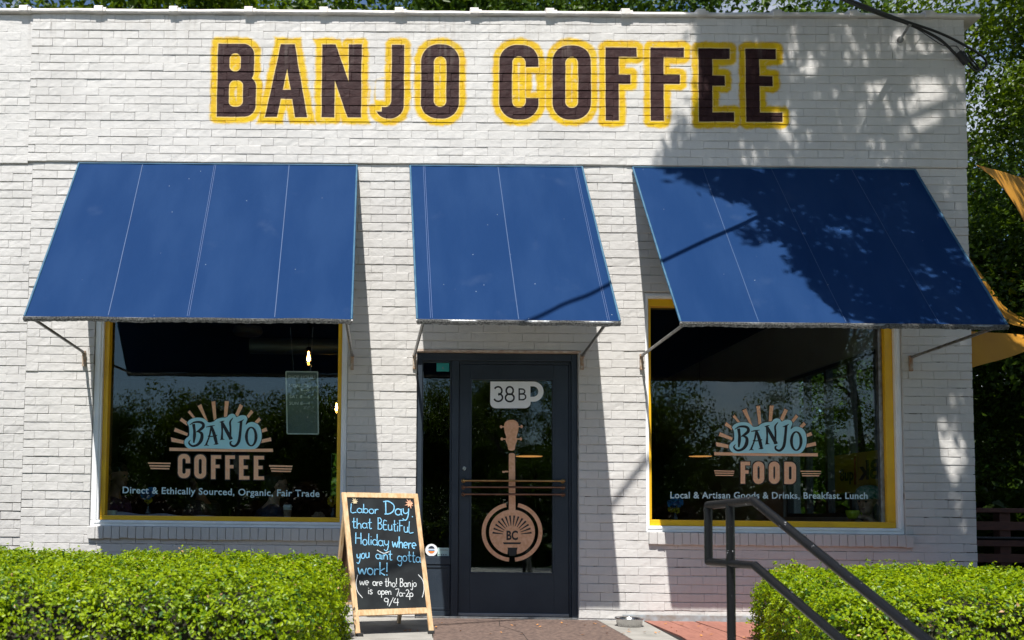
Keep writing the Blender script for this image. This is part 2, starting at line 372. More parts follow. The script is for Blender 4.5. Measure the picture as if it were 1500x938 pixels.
M_asph = mat('sun_bleached_asphalt', (.14, .14, .14), .9, var=.25, vscale=30, bump=.5, bscale=150)
M_walk = mat('sidewalk_concrete', (.50, .49, .46), .85, var=.2, vscale=4, bump=.3, bscale=80)
M_fence = mat('red_brown_stained_wood', (.105, .032, .018), .7, c2=(.06, .02, .013), vscale=10, stretch=(1, 1, 6), bump=.3)
M_sail = mat('orange_yellow_sail_cloth', (.46, .21, .006), .8, c2=(.40, .17, .006), vscale=3, bump=.2, bscale=12)
M_glass = glass_mat('window_glass')
M_teal = mat('teal_sticker', (.02, .30, .28), .5, var=.1)
M_casing = mat('dark_siding', (.10, .11, .11), .8, var=.2)

# pipe scratches
t = M_pipe.node_tree; N.nt = t; p = t.nodes['Principled BSDF']; g = t.nodes.new('ShaderNodeNewGeometry')
n1 = t.nodes.new('ShaderNodeTexNoise'); n1.inputs['Scale'].default_value = 36; n1.inputs['Detail'].default_value = 7; n1.inputs['Roughness'].default_value = .68; t.links.new(g.outputs['Position'], n1.inputs['Vector'])
f = smooth(N(n1.outputs[0]), .655, .68); mm = t.nodes.new('ShaderNodeMixRGB'); t.links.new(f.v, mm.inputs[0]); mm.inputs[1].default_value = (.005, .0055, .0065, 1); mm.inputs[2].default_value = (.5, .5, .52, 1); t.links.new(mm.outputs[0], p.inputs['Base Color'])

def awning_mat():
    m = bpy.data.materials.new('blue_awning_canvas'); m.use_nodes = True; t = m.node_tree; p = t.nodes['Principled BSDF']; lk = t.links.new; N.nt = t
    g = t.nodes.new('ShaderNodeNewGeometry')
    def nz(s, d=4, st=None):
        n = t.nodes.new('ShaderNodeTexNoise'); n.inputs['Scale'].default_value = s; n.inputs['Detail'].default_value = d; v = g.outputs['Position']
        if st: q = t.nodes.new('ShaderNodeMapping'); q.inputs['Scale'].default_value = st; lk(v, q.inputs[0]); v = q.outputs[0]
        lk(v, n.inputs['Vector']); return N(n.outputs[0])
    a = t.nodes.new('ShaderNodeMixRGB'); a.inputs[1].default_value = (.0075, .030, .098, 1); a.inputs[2].default_value = (.0115, .037, .110, 1); lk(smooth(nz(1.3, 5, (2.5, 1, .6)), .35, .7).v, a.inputs[0])
    v = t.nodes.new('ShaderNodeTexVoronoi'); v.inputs['Scale'].default_value = 13; v.inputs['Randomness'].default_value = 1; lk(g.outputs['Position'], v.inputs['Vector'])
    s = t.nodes.new('ShaderNodeSeparateColor'); lk(v.outputs['Color'], s.inputs[0])
    spot = (1.0-smooth(N(v.outputs['Distance']), .02, .045))*smooth(N(s.outputs[0]), .72, .76)
    b = t.nodes.new('ShaderNodeMixRGB'); lk(spot.v, b.inputs[0]); lk(a.outputs[0], b.inputs[1]); b.inputs[2].default_value = (.5, .55, .62, 1)
    c = t.nodes.new('ShaderNodeMixRGB'); lk((smooth(nz(3.5, 8), .62, .8)*.05).v, c.inputs[0]); lk(b.outputs[0], c.inputs[1]); c.inputs[2].default_value = (.2, .26, .36, 1)
    lk(c.outputs[0], p.inputs['Base Color']); p.inputs['Roughness'].default_value = .75; p.inputs['Specular IOR Level'].default_value = .04
    bm_ = t.nodes.new('ShaderNodeBump'); bm_.inputs['Strength'].default_value = .25; bm_.inputs['Distance'].default_value = .02; lk((nz(4, 3, (3, 1, 1))*1.0+nz(300, 2)*.03).v, bm_.inputs['Height']); lk(bm_.outputs[0], p.inputs['Normal'])
    return m
M_canvas = awning_mat()
M_seam = mat('pale_seam_thread', (.017, .060, .165), .6, c2=(.012, .045, .135), vscale=9)
M_seamw = mat('white_seam_thread', (.060, .10, .22), .7)
M_bind = mat('faded_blue_binding', (.012, .075, .15), .6, c2=(.035, .12, .20), vscale=12)
M_hem = mat('weathered_grey_hem', (.022, .022, .022), .9, c2=(.12, .12, .115), vscale=90, bump=.8, bscale=90)

# ------------------------------------------------------------------ SETTING: ground
MB().add([(-600, -600, -.80), (600, -600, -.80), (600, 600, -.80), (-600, 600, -.80)], [(0, 1, 2, 3)]).build('ground', M_grass)['kind'] = 'structure'
o = MB().box(-14, 5.6, -4.9, -.0, -.9, 0.0).box(1.9+3.7, 14, -4.9, 9, -.9, -.02); 
MB().box(-14, -.30, -4.9, 0, -.9, .0).box(2.28, 14, -4.9, 0, -.9, .0).box(4.965, 14, 0, 14, -.9, -.004).build('planting_bed', M_soil)['kind'] = 'structure'
MB().box(-.30, 2.28, -3.9, 0, -.9, .02).build('entrance_landing', M_walk)['kind'] = 'structure'
st = MB()
for k in range(4): st.box(-.3, 2.28, -3.9-.3*(k+1), -3.9-.3*k, -.9, .02-.155*(k+1), .006)
st.build('steps', M_walk)['kind'] = 'structure'
MB().box(-200, 200, -9.6, -6.3, -.85, -.74, .01).build('sidewalk', M_walk)['kind'] = 'structure'
MB().box(-200, 200, -9.75, -9.6, -.85, -.735, .01).build('kerb', M_cement)['kind'] = 'structure'
MB().add([(-200, -16.5, -.79), (200, -16.5, -.79), (200, -9.75, -.79), (-200, -9.75, -.79)], [(0, 1, 2, 3)]).build('road', M_asph)['kind'] = 'structure'
MB().box(-200, 200, -21.5, -18.2, -.85, -.72, .01).build('sidewalk', M_walk)['kind'] = 'structure'
MB().add([(-200, -13.18, -.786), (200, -13.18, -.786), (200, -13.06, -.786), (-200, -13.06, -.786)], [(0, 1, 2, 3)]).build('road_marking', mat('road_paint_yellow', (.6, .42, .05), .7, var=.2, vscale=20))['kind'] = 'structure'

# paving by the door: concrete slab, brown aggregate slab, pale strip, red boards
pav = thing('entrance_paving', 'mixed paving at the shop door with brown slab, pale strips and red boards', 'paving', (1, -1, .02))
pav['kind'] = 'structure'
def slab(pts, z, m, name, th=.03):
    k = len(pts); V = [(a, b, z) for a, b in pts]+[(a, b, z-th) for a, b in pts]
    return MB().add(V, [tuple(range(k)), tuple(range(2*k-1, k-1, -1))]+[(i, k+i, k+(i+1) % k, (i+1) % k) for i in range(k)]).build(name, m, pav)
slab([(-.9, -2.2), (.26, -2.2), (.335, -.004), (-.9, -.004)], .048, M_cement, 'concrete_slab')
slab([(.268, -2.2), (1.70, -2.2), (1.745, -.004), (.343, -.004)], .050, M_agg, 'aggregate_slab')
slab([(1.708, -2.2), (2.0, -2.2), (2.13, -.004), (1.753, -.004)], .048, M_cement, 'concrete_strip')
slab([(2.0, -2.2), (5.0, -2.2), (5.0, -.004), (2.132, -.004)], .036, M_blackm, 'board_bed', .015)
for k in range(11):
    a0 = 2.008+k*.25; b0 = 2.138+k*.215; sag = .02*k
    slab([(a0, -2.2), (a0+.236, -2.2), (b0+.20+.012, -1.0), (b0+.202, -.004), (b0, -.004), (b0+.0, -1.0)], .052+random.uniform(-.003, .003), M_red, 'paving_board')

crk = MB()
for p_ in ([(.36, -.10), (.62, -.16), (.95, -.12), (1.25, -.2), (1.7, -.17)], [(.9, -.13), (.86, -.5), (.98, -.9), (.95, -1.6)], [(-.5, -.55), (-.2, -.6), (.1, -.52), (.3, -.58)]):
    q_ = [(a, b, .0515 if a > .34 else .0492) for a, b in p_]; pts_ = []
    for a, b in zip(q_[:-1], q_[1:]):
        for k in range(6): pts_.append(Vector(a).lerp(Vector(b), k/6)+Vector((0, random.gauss(0, .006), 0)))
    ribbon(crk, pts_, .005, Vector((0, 0, 1)))
crk.build('crack', M_blackm, pav)['kind'] = 'stuff'
# ------------------------------------------------------------------ BUILDING
bld = thing('storefront_building', 'white painted brick coffee shop front with brown lettering outlined in yellow', 'building', (0, 0, .05))
XL, XR, ZT, ZF, Z0 = -5.2, 4.965, 5.305, 3.98, .06
CH = .07396
LW = (-2.60, -.40, .80, 2.870); RW = (2.166, 4.365, .80, 2.870); DR = (.198, 1.592, .0, 2.353)
holes = [LW, RW, DR]
core = MB()
def core_rect(x0, x1, z0, z1, yf, yb=.24): core.box(x0, x1, yf, yb, z0, z1)
# backing of the front wall around the openings
core_rect(XL, LW[0], Z0-.3, ZF, .0095); core_rect(LW[0], LW[1], Z0-.3, LW[2]-.002, .0095); core_rect(LW[0], LW[1], LW[3]+.002, ZF, .0095)
core_rect(LW[1], DR[0], Z0-.3, ZF, .0095); core_rect(DR[0], DR[1], DR[3]+.002, ZF, .0095); core_rect(DR[1], RW[0], Z0-.3, ZF, .0095)
core_rect(RW[0], RW[1], Z0-.3, RW[2]-.002, .0095); core_rect(RW[0], RW[1], RW[3]+.002, ZF, .0095); core_rect(RW[1], XR-.012, Z0-.3, ZF, .0095)
core_rect(DR[0], DR[1], Z0-.3, .045, .02)
core.build('wall_core', M_joint, bld)
MB().box(XL, XR-.012, -.010, .24, ZF+.002, ZT).build('parapet_core', M_sign, bld)

def brick_np(Lb, Hb, Dp, seed, nx=6, nz=3):
    r = np.random.default_rng(seed); e = .0028
    xs = np.concatenate([[0, e], np.linspace(e, Lb-e, nx)[1:-1], [Lb-e, Lb]])-Lb/2; zs = np.array([0, e, Hb*.5, Hb-e, Hb])-Hb/2
    V = []; wob = r.normal(0, .0006, (len(xs), len(zs)))
    tilt = r.normal(0, .0004, 2)
    edge = np.cumsum(r.normal(0, .0010, len(xs)))*.8; edge2 = np.cumsum(r.normal(0, .0010, len(xs)))*.8
    for j, z in enumerate(zs):
        for i, x in enumerate(xs):
            border = (i in (0, len(xs)-1)) or (j in (0, len(zs)-1))
            y = (.0034 if j == 0 else .0022 if j == len(zs)-1 else .0014 if border else 0)+wob[i, j]+tilt[0]*x/Lb*2+tilt[1]*z/Hb*2
            zz = z+(edge[i] if j == 0 else 0)+(edge2[i] if j == len(zs)-1 else 0)
            V.append((x, y, zz))
    W_, H_ = len(xs), len(zs); F = []
    for j in range(H_-1):
        for i in range(W_-1): F.append((j*W_+i, j*W_+i+1, (j+1)*W_+i+1, (j+1)*W_+i))
    k = len(V); ring = [i for i in range(W_)]+[j*W_+W_-1 for j in range(1, H_)]+[(H_-1)*W_+i for i in range(W_-2, -1, -1)]+[j*W_ for j in range(H_-2, 0, -1)]
    for q in ring: V.append(V[q])
    for q in ring: V.append((V[q][0], Dp, V[q][2]))
    n = len(ring)
    for i in range(n): F.append((k+i, k+n+i, k+n+(i+1) % n, k+(i+1) % n))
    return np.array(V), np.array(F), (W_-1)*(H_-1)
BV = [brick_np(.2145, .0698, .016, s) for s in range(40)]
BVs = [brick_np(.10, .0698, .016, s+100, nx=3) for s in range(16)]
def hidden_polys():
    out = []
    for q in (((117, 241), (523, 241), (515, 478), (35, 478)), ((601, 240), (852, 241), (908, 478), (611, 478)), ((926, 243), (1338, 247), (1475, 482), (997, 482)), ((0, 815), (510, 815), (510, 938), (0, 938)), ((1095, 828), (1500, 828), (1500, 938), (1095, 938)), ((500, 720), (613, 720), (635, 925), (520, 925))):
        out.append([(at(*a).x, at(*a).z) for a in q])
    return out
def inpoly(x, z, P):
    c = False; n = len(P)
    for i in range(n):
        (x1, z1), (x2, z2) = P[i], P[(i+1) % n]
        if (z1 > z) != (z2 > z) and x < (x2-x1)*(z-z1)/(z2-z1)+x1: c = not c
    return c
HP = hidden_polys()
bricks = []          # (xc, zc, y, L, region)
def lay(x0, x1, zb, yoff, phase, mi, hs):
    ivs = [(x0, x1)]
    zc = zb+CH/2
    for (a, b, c, d) in hs:
        if c <= zc+1e-4 and zc < d:
            new = []
            for (s, e) in ivs:
                if b <= s or a >= e: new.append((s, e)); continue
                if a > s+.02: new.append((s, a))
                if b < e-.02: new.append((b, e))
            ivs = new
    cph = random.uniform(0, 6); coff = random.gauss(0, .0016)
    for (s, e) in ivs:
        x = math.floor((s-phase)/.2205)*.2205+phase; cuts = [s]
        while x < e:
            x += .2205
            c_ = x+random.gauss(0, .003)
            if c_ > s+.045 and c_ < e-.045: cuts.append(c_)
        cuts.append(e)
        for a, b in zip(cuts[:-1], cuts[1:]):
            gp = random.choice((.0004, .0008, .0014, .0022, .0034))
            bricks.append(((a+b)/2, zc+random.gauss(0, .0007), yoff+coff+.0014*math.sin((a+b)*1.1+cph)+random.gauss(0, .0007), (b-a)-gp, mi))
    return
nrow = 53
for k in range(nrow):
    zb = Z0+k*CH; ph = .11*(k % 2)+random.uniform(-.012, .012)
    lay(-3.19, XR, zb, 0, ph, 0, holes)
    lay(XL, -3.19, zb-.03, .0005, ph+.05, 0, [])
for k in range(18):
    zb = ZF+.003+k*CH; ph = .11*(k % 2)+.03+random.uniform(-.012, .012)
    if zb+CH > ZT+.02: break
    lay(-3.23, XR, zb, -.018, ph, 1, []); lay(XL, -3.23, zb-.02, -.012, ph+.06, 1, [])
vis = []
for i, (x, z, y, Lb, mi) in enumerate(bricks):
    if Lb < .19 or Lb > .235 or mi: continue
    if x < -3.5 or any(inpoly(x, z, P) for P in HP): continue
    vis.append((x*x+(z-.9)**2, i))
vis.sort(); single = set(i for _, i in vis[:300])
bm_meshes = []
for s in range(24):
    V, F, nfr = BV[s]; me = np_mesh('brick', V, F); sm = np.zeros(len(F), bool); me.polygons.foreach_set('use_smooth', sm); me.materials.append(M_brick); bm_meshes.append(me)
AV = []; AF = []; AM = []; AS = []; off = 0
for i, (x, z, y, Lb, mi) in enumerate(bricks):
    if i in single:
        o = bpy.data.objects.new('brick', random.choice(bm_meshes)); col.objects.link(o); o.parent = bld; o.location = Vector((x, y, z))-bld.location; o.scale = (Lb/.2145, 1, random.uniform(.955, 1.045))
        continue
    V, F, nfr = random.choice(BV if Lb > .15 else BVs); L0 = .2145 if Lb > .15 else .10
    V = V.copy(); V[:, 0] = V[:, 0]*(Lb/L0)+x; V[:, 2] = V[:, 2]*(random.uniform(.955, 1.045) if random.random() > .04 else .90)+z; V[:, 1] += y
    AV.append(V); AF.append(F+off); off += len(V); AM.append(np.full(len(F), mi)); s_ = np.zeros(len(F), bool); AS.append(s_)
me = np_mesh('brick_masonry', np.concatenate(AV), np.concatenate(AF), matidx=np.concatenate(AM)); me.polygons.foreach_set('use_smooth', np.concatenate(AS))
tag(link('brick_masonry', me, [M_brick, M_sign], bld), kind='stuff')

# right return wall, with side windows, rear, roof and interior shell
SW = (.75, 3.35, .95, 2.62)
side = MB()
side.box(XR-.22, XR-.010, .241, SW[0], -.2, 5.2).box(XR-.22, XR-.010, SW[1], 9, -.2, 5.2).box(XR-.22, XR-.010, SW[0], SW[1], -.2, SW[2]).box(XR-.22, XR-.010, SW[0], SW[1], SW[3], 5.2)
side.build('side_wall', M_brick, bld)
BWX = (-1.13, -.30)
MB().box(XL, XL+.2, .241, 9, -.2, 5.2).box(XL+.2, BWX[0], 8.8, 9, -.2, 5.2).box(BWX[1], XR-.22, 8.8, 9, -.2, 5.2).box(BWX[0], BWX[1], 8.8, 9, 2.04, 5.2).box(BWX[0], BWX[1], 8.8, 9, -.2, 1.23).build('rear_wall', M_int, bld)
MB().box(XL+.2, XR-.22, .241, 8.8, -.2, .06).build('interior_floor', M_intfloor, bld)
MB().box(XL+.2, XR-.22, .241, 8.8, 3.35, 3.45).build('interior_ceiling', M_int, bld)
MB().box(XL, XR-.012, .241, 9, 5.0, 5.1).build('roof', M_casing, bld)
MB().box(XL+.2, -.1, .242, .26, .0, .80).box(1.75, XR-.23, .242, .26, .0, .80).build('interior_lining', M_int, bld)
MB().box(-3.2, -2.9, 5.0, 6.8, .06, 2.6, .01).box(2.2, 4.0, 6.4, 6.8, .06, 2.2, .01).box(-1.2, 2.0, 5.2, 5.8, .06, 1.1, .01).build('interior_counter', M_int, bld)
# side windows: panes and mullions
sf = MB(); yy = [SW[0]+i*(SW[1]-SW[0])/5 for i in range(6)]
for y_ in yy: sf.box(XR-.18, XR-.10, y_-.025, y_+.025, SW[2]+.04, SW[3]-.04, .004)
sf.box(XR-.18, XR-.10, SW[0], SW[1], SW[2], SW[2]+.04).box(XR-.18, XR-.10, SW[0], SW[1], SW[3]-.04, SW[3])
sfo = sf.build('side_window', mat('side_window_frame', (.06, .06, .06), .5), bld)
for a, b in zip(yy[:-1], yy[1:]): MB().box(XR-.145, XR-.139, a+.025, b-.025, SW[2]+.04, SW[3]-.04).build('pane', M_glass, sfo)
MB().box(BWX[0], BWX[1], 8.88, 8.886, 1.23, 2.04).build('rear_pane', M_glass, bld)

# coping tiles
for k in range(-3, 13):
    x = -3.29+.662*k; x1 = min(x+.66, XR+.01)
    if x1 < XL: continue
    mb = MB(); prof = [(-.045, ZT+.012), (-.050, ZT+.022), (-.045, ZT+.036), (-.03, ZT+.052), (.06, ZT+.070), (.16, ZT+.07), (.27, ZT+.03), (.27, ZT+.005)]
    V = []; jt = [random.gauss(0, .003) for _ in range(8)]
    xs = [x, x+.22, x+.44, x1-.004]
    for i, xx in enumerate(xs):
        for (y_, z_) in prof: V.append((xx, y_+jt[i], z_+jt[i+4]*.6))
    n = len(prof); mb.add(V, [(i*n+j, (i+1)*n+j, (i+1)*n+(j+1) % n, i*n+(j+1) % n) for i in range(3) for j in range(n)]+[tuple(range(n)), tuple(range(4*n-1, 3*n-1, -1))])
    # bell collar at the left end
    for (a, b, g) in ((x-.045, x+.028, .014), (x+.028, x+.056, .006)):
        V = [(xx, y_+(-g if y_ < 0 else g), z_+(g*1.5 if z_ > ZT+.03 else -g*.5)) for xx in (a, b) for (y_, z_) in prof]
        mb.add(V, [(j, n+j, n+(j+1) % n, (j+1) % n) for j in range(n)]+[tuple(range(n)), tuple(range(2*n-1, n-1, -1))])
    mb.build('coping_tile', M_terra, bld)

# brick sills
for (a, b) in ((-2.605, -.375), (2.178, 4.415)):
    nb = round((b-a)/.0705); wd = (b-a)/nb
    for i in range(nb):
        x = a+i*wd; g = random.uniform(.002, .005); dy = random.gauss(0, .0018); dz = random.gauss(0, .002)
        mb = MB(); mb.box(x+g/2, x+wd-g/2, -.036+dy, .03, .694+dz, .798+dz*.4, .006)
        mb.build('sill_brick', M_brick, bld)
    MB().box(a+.01, b-.01, -.024, .03, .70, .790).build('sill_mortar', M_brick, bld)
# metal kick flashing at the wall foot, conduit stub, lintel strip
MB().box(1.955, 3.1, -.022, -.006, .045, .100, .002).build('base_flashing', mat('chalky_metal_strip', (.30, .34, .37), .5, c2=(.22, .20, .18), vscale=18), bld)
MB().box(.17, 1.61, -.012, .06, 2.333, 2.350, .003).build('door_lintel', mat('rusty_lintel', (.38, .28, .22), .8, c2=(.55, .48, .42), vscale=20), bld)

# ---- windows
def window(wx, gl):
    x0, x1, z0, z1 = wx; lw, rw, bw, tw = gl['casing']
    wn = MB().frame(x0+.002, x1-.002, z0, z1-.004, lw, rw, bw, tw, .018, .10, .006)
    wn.frame(x0+lw*.45, x1-rw*.45, z0+bw*.5, z1-tw*.5, lw*.3, rw*.3, bw*.3, tw*.3, .010, .05, .004)
    wo = wn.build('window', M_white, bld)
    a0, a1, b0, b1 = x0+lw, x1-rw, z0+bw, z1-tw; ly, ry, by, ty = gl['sash']
    mb = MB().frame(a0+.001, a1-.001, b0+.001, b1-.001, ly, ry, by, ty, .05, .13, .006)
    mb.frame(a0+ly*.55, a1-ry*.55, b0+by*.55, b1-ty*.55, ly*.42, ry*.42, by*.42, ty*.42, .062, .125, .003)
    mb.build('sash_frame', M_yellow, wo)
    g0, g1, h0, h1 = a0+ly, a1-ry, b0+by, b1-ty
    if gl.get('stop'): MB().box(g1-.035, g1-.001, .085, .128, h0, h1, .003).build('glazing_stop', M_steel, wo); g1 -= .035
    MB().box(g0-.004, g1+.004, .1230, .1290, h0-.004, h1+.004).build('pane', M_glass, wo)
    return wo
WL = window(LW, dict(casing=(.072, .05, .052, .04), sash=(.044, .036, .040, .06)))
WR = window(RW, dict(casing=(.030, .052, .052, .045), sash=(.030, .072, .052, .065), stop=1))
YD = .1222   # decals sit on the outer face of the glass

def logo(wo, dx, dy, word, bars, wordscale):
    # sunburst drawn on a grid of 3.75 units to the surveyed pixel
    def w(q): p_ = at(130+dx+q[0]/3.75, 570+dy+q[1]/3.75, YD); return (p_.x, p_.z)
    rays = [((452, 266), (455, 290), (525, 302), (527, 284)), ((475, 213), (468, 233), (540, 258), (545, 243)), ((510, 158), (500, 174), (540, 202), (545, 184)), ((555, 117), (544, 128), (572, 160), (588, 160)),
            ((618, 83), (598, 94), (637, 165), (655, 178)), ((695, 67), (674, 70), (687, 172), (702, 172)), ((748, 67), (770, 67), (760, 150), (742, 160)), ((830, 83), (848, 93), (820, 152), (803, 143)),
            ((892, 115), (905, 128), (878, 160), (866, 150)), ((935, 157), (947, 171), (925, 192), (912, 180)), ((975, 212), (982, 230), (940, 244), (940, 228)), ((1000, 266), (1003, 286), (944, 298), (944, 280))]
    ob = None
    def grow(poly, g):
        c = [sum(p_[0] for p_ in poly)/len(poly), sum(p_[1] for p_ in poly)/len(poly)]; out = []
        for a, b in poly:
            d = math.hypot(a-c[0], b-c[1]); out.append((a+(a-c[0])/d*g, b+(b-c[1])/d*g))
        return out
    for q in rays: flat_shape('ray_outline', [[w(p_) for p_ in grow(q, 4.5)]], YD, M_black, wo, .0002); flat_shape('sun_ray', [[w(p_) for p_ in q]], YD-.0006, M_copper, wo, .0002)
    flat_shape('sun_base_bar', [[w(p_) for p_ in ((443, 322), (728, 330), (1012, 328), (1012, 346), (728, 344), (443, 340))]], YD-.0018, M_copper, wo, .0002)
    # cloud outline from a fine zoom of 8.82 units to the surveyed pixel
    def v(q): p_ = at(240+dx+q[0]/8.824, 580+dy+q[1]/8.824, YD); return (p_.x, p_.z)
    blob = [(300, 350), (330, 315), (390, 288), (450, 282), (510, 292), (550, 318), (580, 345), (640, 335), (680, 305), (740, 285), (810, 278), (845, 245), (885, 233), (920, 245), (940, 275), (990, 255), (1030, 252), (1065, 265), (1080, 300), (1065, 345), (1060, 375), (1100, 348), (1150, 340), (1210, 365), (1250, 420), (1265, 500), (1258, 580), (1230, 640), (1190, 680), (1120, 690), (900, 688), (600, 682), (400, 685), (320, 680), (275, 640), (265, 590), (290, 550), (325, 520), (330, 470), (325, 400)]
    sm = spline(blob+[blob[0]], 4)[:-1]
    flat_shape('cloud_outline', [[v(p_) for p_ in grow([(q.x, q.y) for q in sm], 9)]], YD-.0010, M_black, wo, .0002)
    flat_shape('cloud_panel', [[v((q.x, q.y)) for q in sm]], YD-.0022, M_lightblue, wo, .0002)
    mb = MB(); k = [0]
    def stroke(pts, ws):
        P = spline(pts, 5); W_ = []
        for i in range(len(P)):
            u = i/(len(P)-1)*(len(ws)-1); j = min(int(u), len(ws)-2); W_.append((ws[j]+(ws[j+1]-ws[j])*(u-j))/8.824/171)
        k[0] += 1; ribbon(mb, [Vector((v((q.x, q.y))[0], YD-.0030-.00007*k[0], v((q.x, q.y))[1])) for q in P], W_, Vector((0, -1, 0)))
    stroke([(385, 365), (398, 480), (388, 608)], [40, 34, 42, 20]); stroke([(335, 378), (390, 345), (460, 340), (505, 360), (510, 400), (470, 440), (420, 470)], [6, 22, 30, 36, 40, 34, 14])
    stroke([(430, 455), (490, 490), (485, 570), (440, 630), (370, 650), (325, 610), (345, 570)], [14, 38, 46, 34, 26, 22, 6])
    stroke([(615, 400), (590, 520), (545, 640)], [26, 24, 18, 26]); stroke([(545, 405), (600, 395), (660, 385)], [8, 18, 6]); stroke([(618, 395), (655, 510), (685, 632)], [24, 40, 44, 34]); stroke([(570, 522), (625, 525), (690, 510)], [14, 14, 14])
    stroke([(520, 648), (550, 636), (582, 646)], [6, 18, 6]); stroke([(645, 632), (680, 618), (708, 620)], [6, 20, 6])
    stroke([(752, 345), (755, 460), (750, 570)], [30, 22, 34]); stroke([(722, 342), (755, 335), (785, 325)], [8, 22, 6]); stroke([(755, 350), (810, 450), (870, 560)], [36, 44, 46]); stroke([(860, 560), (862, 420), (858, 340), (895, 285)], [26, 26, 26, 8]); stroke([(728, 572), (755, 560), (785, 565)], [6, 18, 6]); stroke([(840, 562), (862, 560), (890, 555)], [6, 20, 8])
    stroke([(1000, 330), (990, 450), (970, 590), (920, 650), (868, 635), (862, 600), (885, 590)], [34, 34, 38, 30, 26, 22, 8]); stroke([(955, 345), (995, 335), (1035, 308)], [6, 24, 6])
    O = arc(1130, 528, 62, 118, 0, 360, 26); stroke(O, [40, 18, 40, 18, 40])
    mb.build('script_lettering', M_black, wo)
    # block word
    outl = []; fills = []
    for g, x0, x1, y0, y1 in word:
        for target, gr in ((outl, 5.0), (fills, 0.0)):
            a0, a1, b0, b1 = x0-gr, x1+gr, y0-gr, y1+gr; s = 24+2*gr if gr else 24; s *= wordscale; H = y1-y0
            if g == 'O': target.append([w(q) for q in rr(a0, a1, b0, b1, 30)]); target.append([w(q) for q in rr(a0+s, a1-s, b0+s, b1-s, 10)][::-1])
            elif g == 'D': target.append([w(q) for q in [(a0, b0)]+[(p_[0], p_[1]) for p_ in arc(a1-30, b0+30, 30, 30, -90, 0, 6)]+arc(a1-30, b1-30, 30, 30, 0, 90, 6)+[(a0, b1)]]); target.append([w(q) for q in rr(a0+s, a1-s, b0+s, b1-s, 8)][::-1])
            elif g == 'C':
                ou = arc(a0+30, b1-30, 30, 30, 180, 90, 6)+arc(a1-30, b1-30, 30, 30, 90, 0, 6)+[(a1, y0+H*.62-gr), (a1-s, y0+H*.62-gr)]+arc(a1-s-10, b1-s-10, 10, 10, 0, 90, 4)+arc(a0+s+10, b1-s-10, 10, 10, 90, 180, 4)+arc(a0+s+10, b0+s+10, 10, 10, 180, 270, 4)+arc(a1-s-10, b0+s+10, 10, 10, 270, 360, 4)+[(a1-s, y0+H*.38+gr), (a1, y0+H*.38+gr)]+arc(a1-30, b0+30, 30, 30, 0, -90, 6)+arc(a0+30, b0+30, 30, 30, -90, -180, 6)
                target.append([w(q) for q in ou])
            elif g == 'F':
                m_ = (y0+y1)/2-4; target.append([w(q) for q in ((a0, b0), (a1, b0), (a1, b0+s*.8), (a0+s, b0+s*.8), (a0+s, m_-s*.38), (a1-8, m_-s*.38), (a1-8, m_+s*.38), (a0+s, m_+s*.38), (a0+s, b1), (a0, b1))])
            elif g == 'E':
                m_ = (y0+y1)/2-2; target.append([w(q) for q in ((a0, b0), (a1, b0), (a1, b0+s*.8), (a0+s, b0+s*.8), (a0+s, m_-s*.38), (a1-8, m_-s*.38), (a1-8, m_+s*.38), (a0+s, m_+s*.38), (a0+s, b1-s*.8), (a1, b1-s*.8), (a1, b1), (a0, b1))])
    flat_shape('word_outline', outl, YD, M_black, wo, .0002); flat_shape('word_letters', fills, YD-.0007, M_copper, wo, .0002)
    for qd in bars: flat_shape('speed_bar', [[w(q) for q in qd]], YD-.0007, M_copper, wo, .0002)
def rr(x0, x1, y0, y1, r): return arc(x1-r, y0+r, r, r, -90, 0, 6)+arc(x1-r, y1-r, r, r, 0, 90, 6)+arc(x0+r, y1-r, r, r, 90, 180, 6)+arc(x0+r, y0+r, r, r, 180, 270, 6)
barsL = [[(325, 403), (450, 405), (450, 413), (327, 411)], [(332, 418), (447, 420), (447, 428), (334, 426)], [(338, 432), (443, 434), (443, 442), (340, 440)],
         [(990, 418), (1120, 421), (1118, 430), (992, 427)], [(997, 433), (1117, 436), (1115, 444), (999, 441)], [(1002, 447), (1112, 449), (1110, 457), (1004, 455)]]
logo(WL, 0, 0, [('C', 490, 557, 357, 490), ('O', 580, 645, 360, 492), ('F', 672, 727, 364, 495), ('F', 750, 803, 365, 497), ('E', 826, 882, 366, 498), ('E', 907, 963, 368, 499)], barsL, 1.0)
# the right window repeats the emblem 798 px further along and 6 px lower, over the word FOOD
oR = (-7.5, 24.5)
barsR = [[(435-930+930+0, 447), (546, 449), (545, 455), (436, 453)], [(438, 459), (546, 460), (544, 466), (440, 465)], [(441, 471), (541, 472), (540, 478), (443, 477)],
         [(908, 449), (1023, 450), (1021, 456), (910, 455)], [(915, 462), (1021, 463), (1019, 468), (917, 468)], [(918, 473), (1013, 474), (1011, 480), (920, 480)]]
sh = lambda q: (q[0]+7.5, q[1]-24.5)
logo(WR, 798, 6.53, [('F', 588, 640, 375, 496), ('O', 656, 718, 374, 497), ('O', 743, 803, 374, 497), ('D', 828, 893, 376, 498)], [[sh(q) for q in b] for b in barsR], 1.05)
def wtext(body, px0, py0, px1, py1, em, wo, y=YD-.0006, m=None, sp=1.06):
    a = at(px0, py0, y); b = at(px1, py1, y); place_text(body, a.x, a.z, b.x, b.z, em, y, m or M_textblue, wo, 'lettering', spacing=sp)
wtext('Direct & Ethically Sourced, Organic, Fair Trade', 179.5, 722.5, 468, 728, .082, WL)
wtext('Local & Artisan Goods & Drinks, Breakfast. Lunch', 982, 730, 1271, 731, .080, WR)

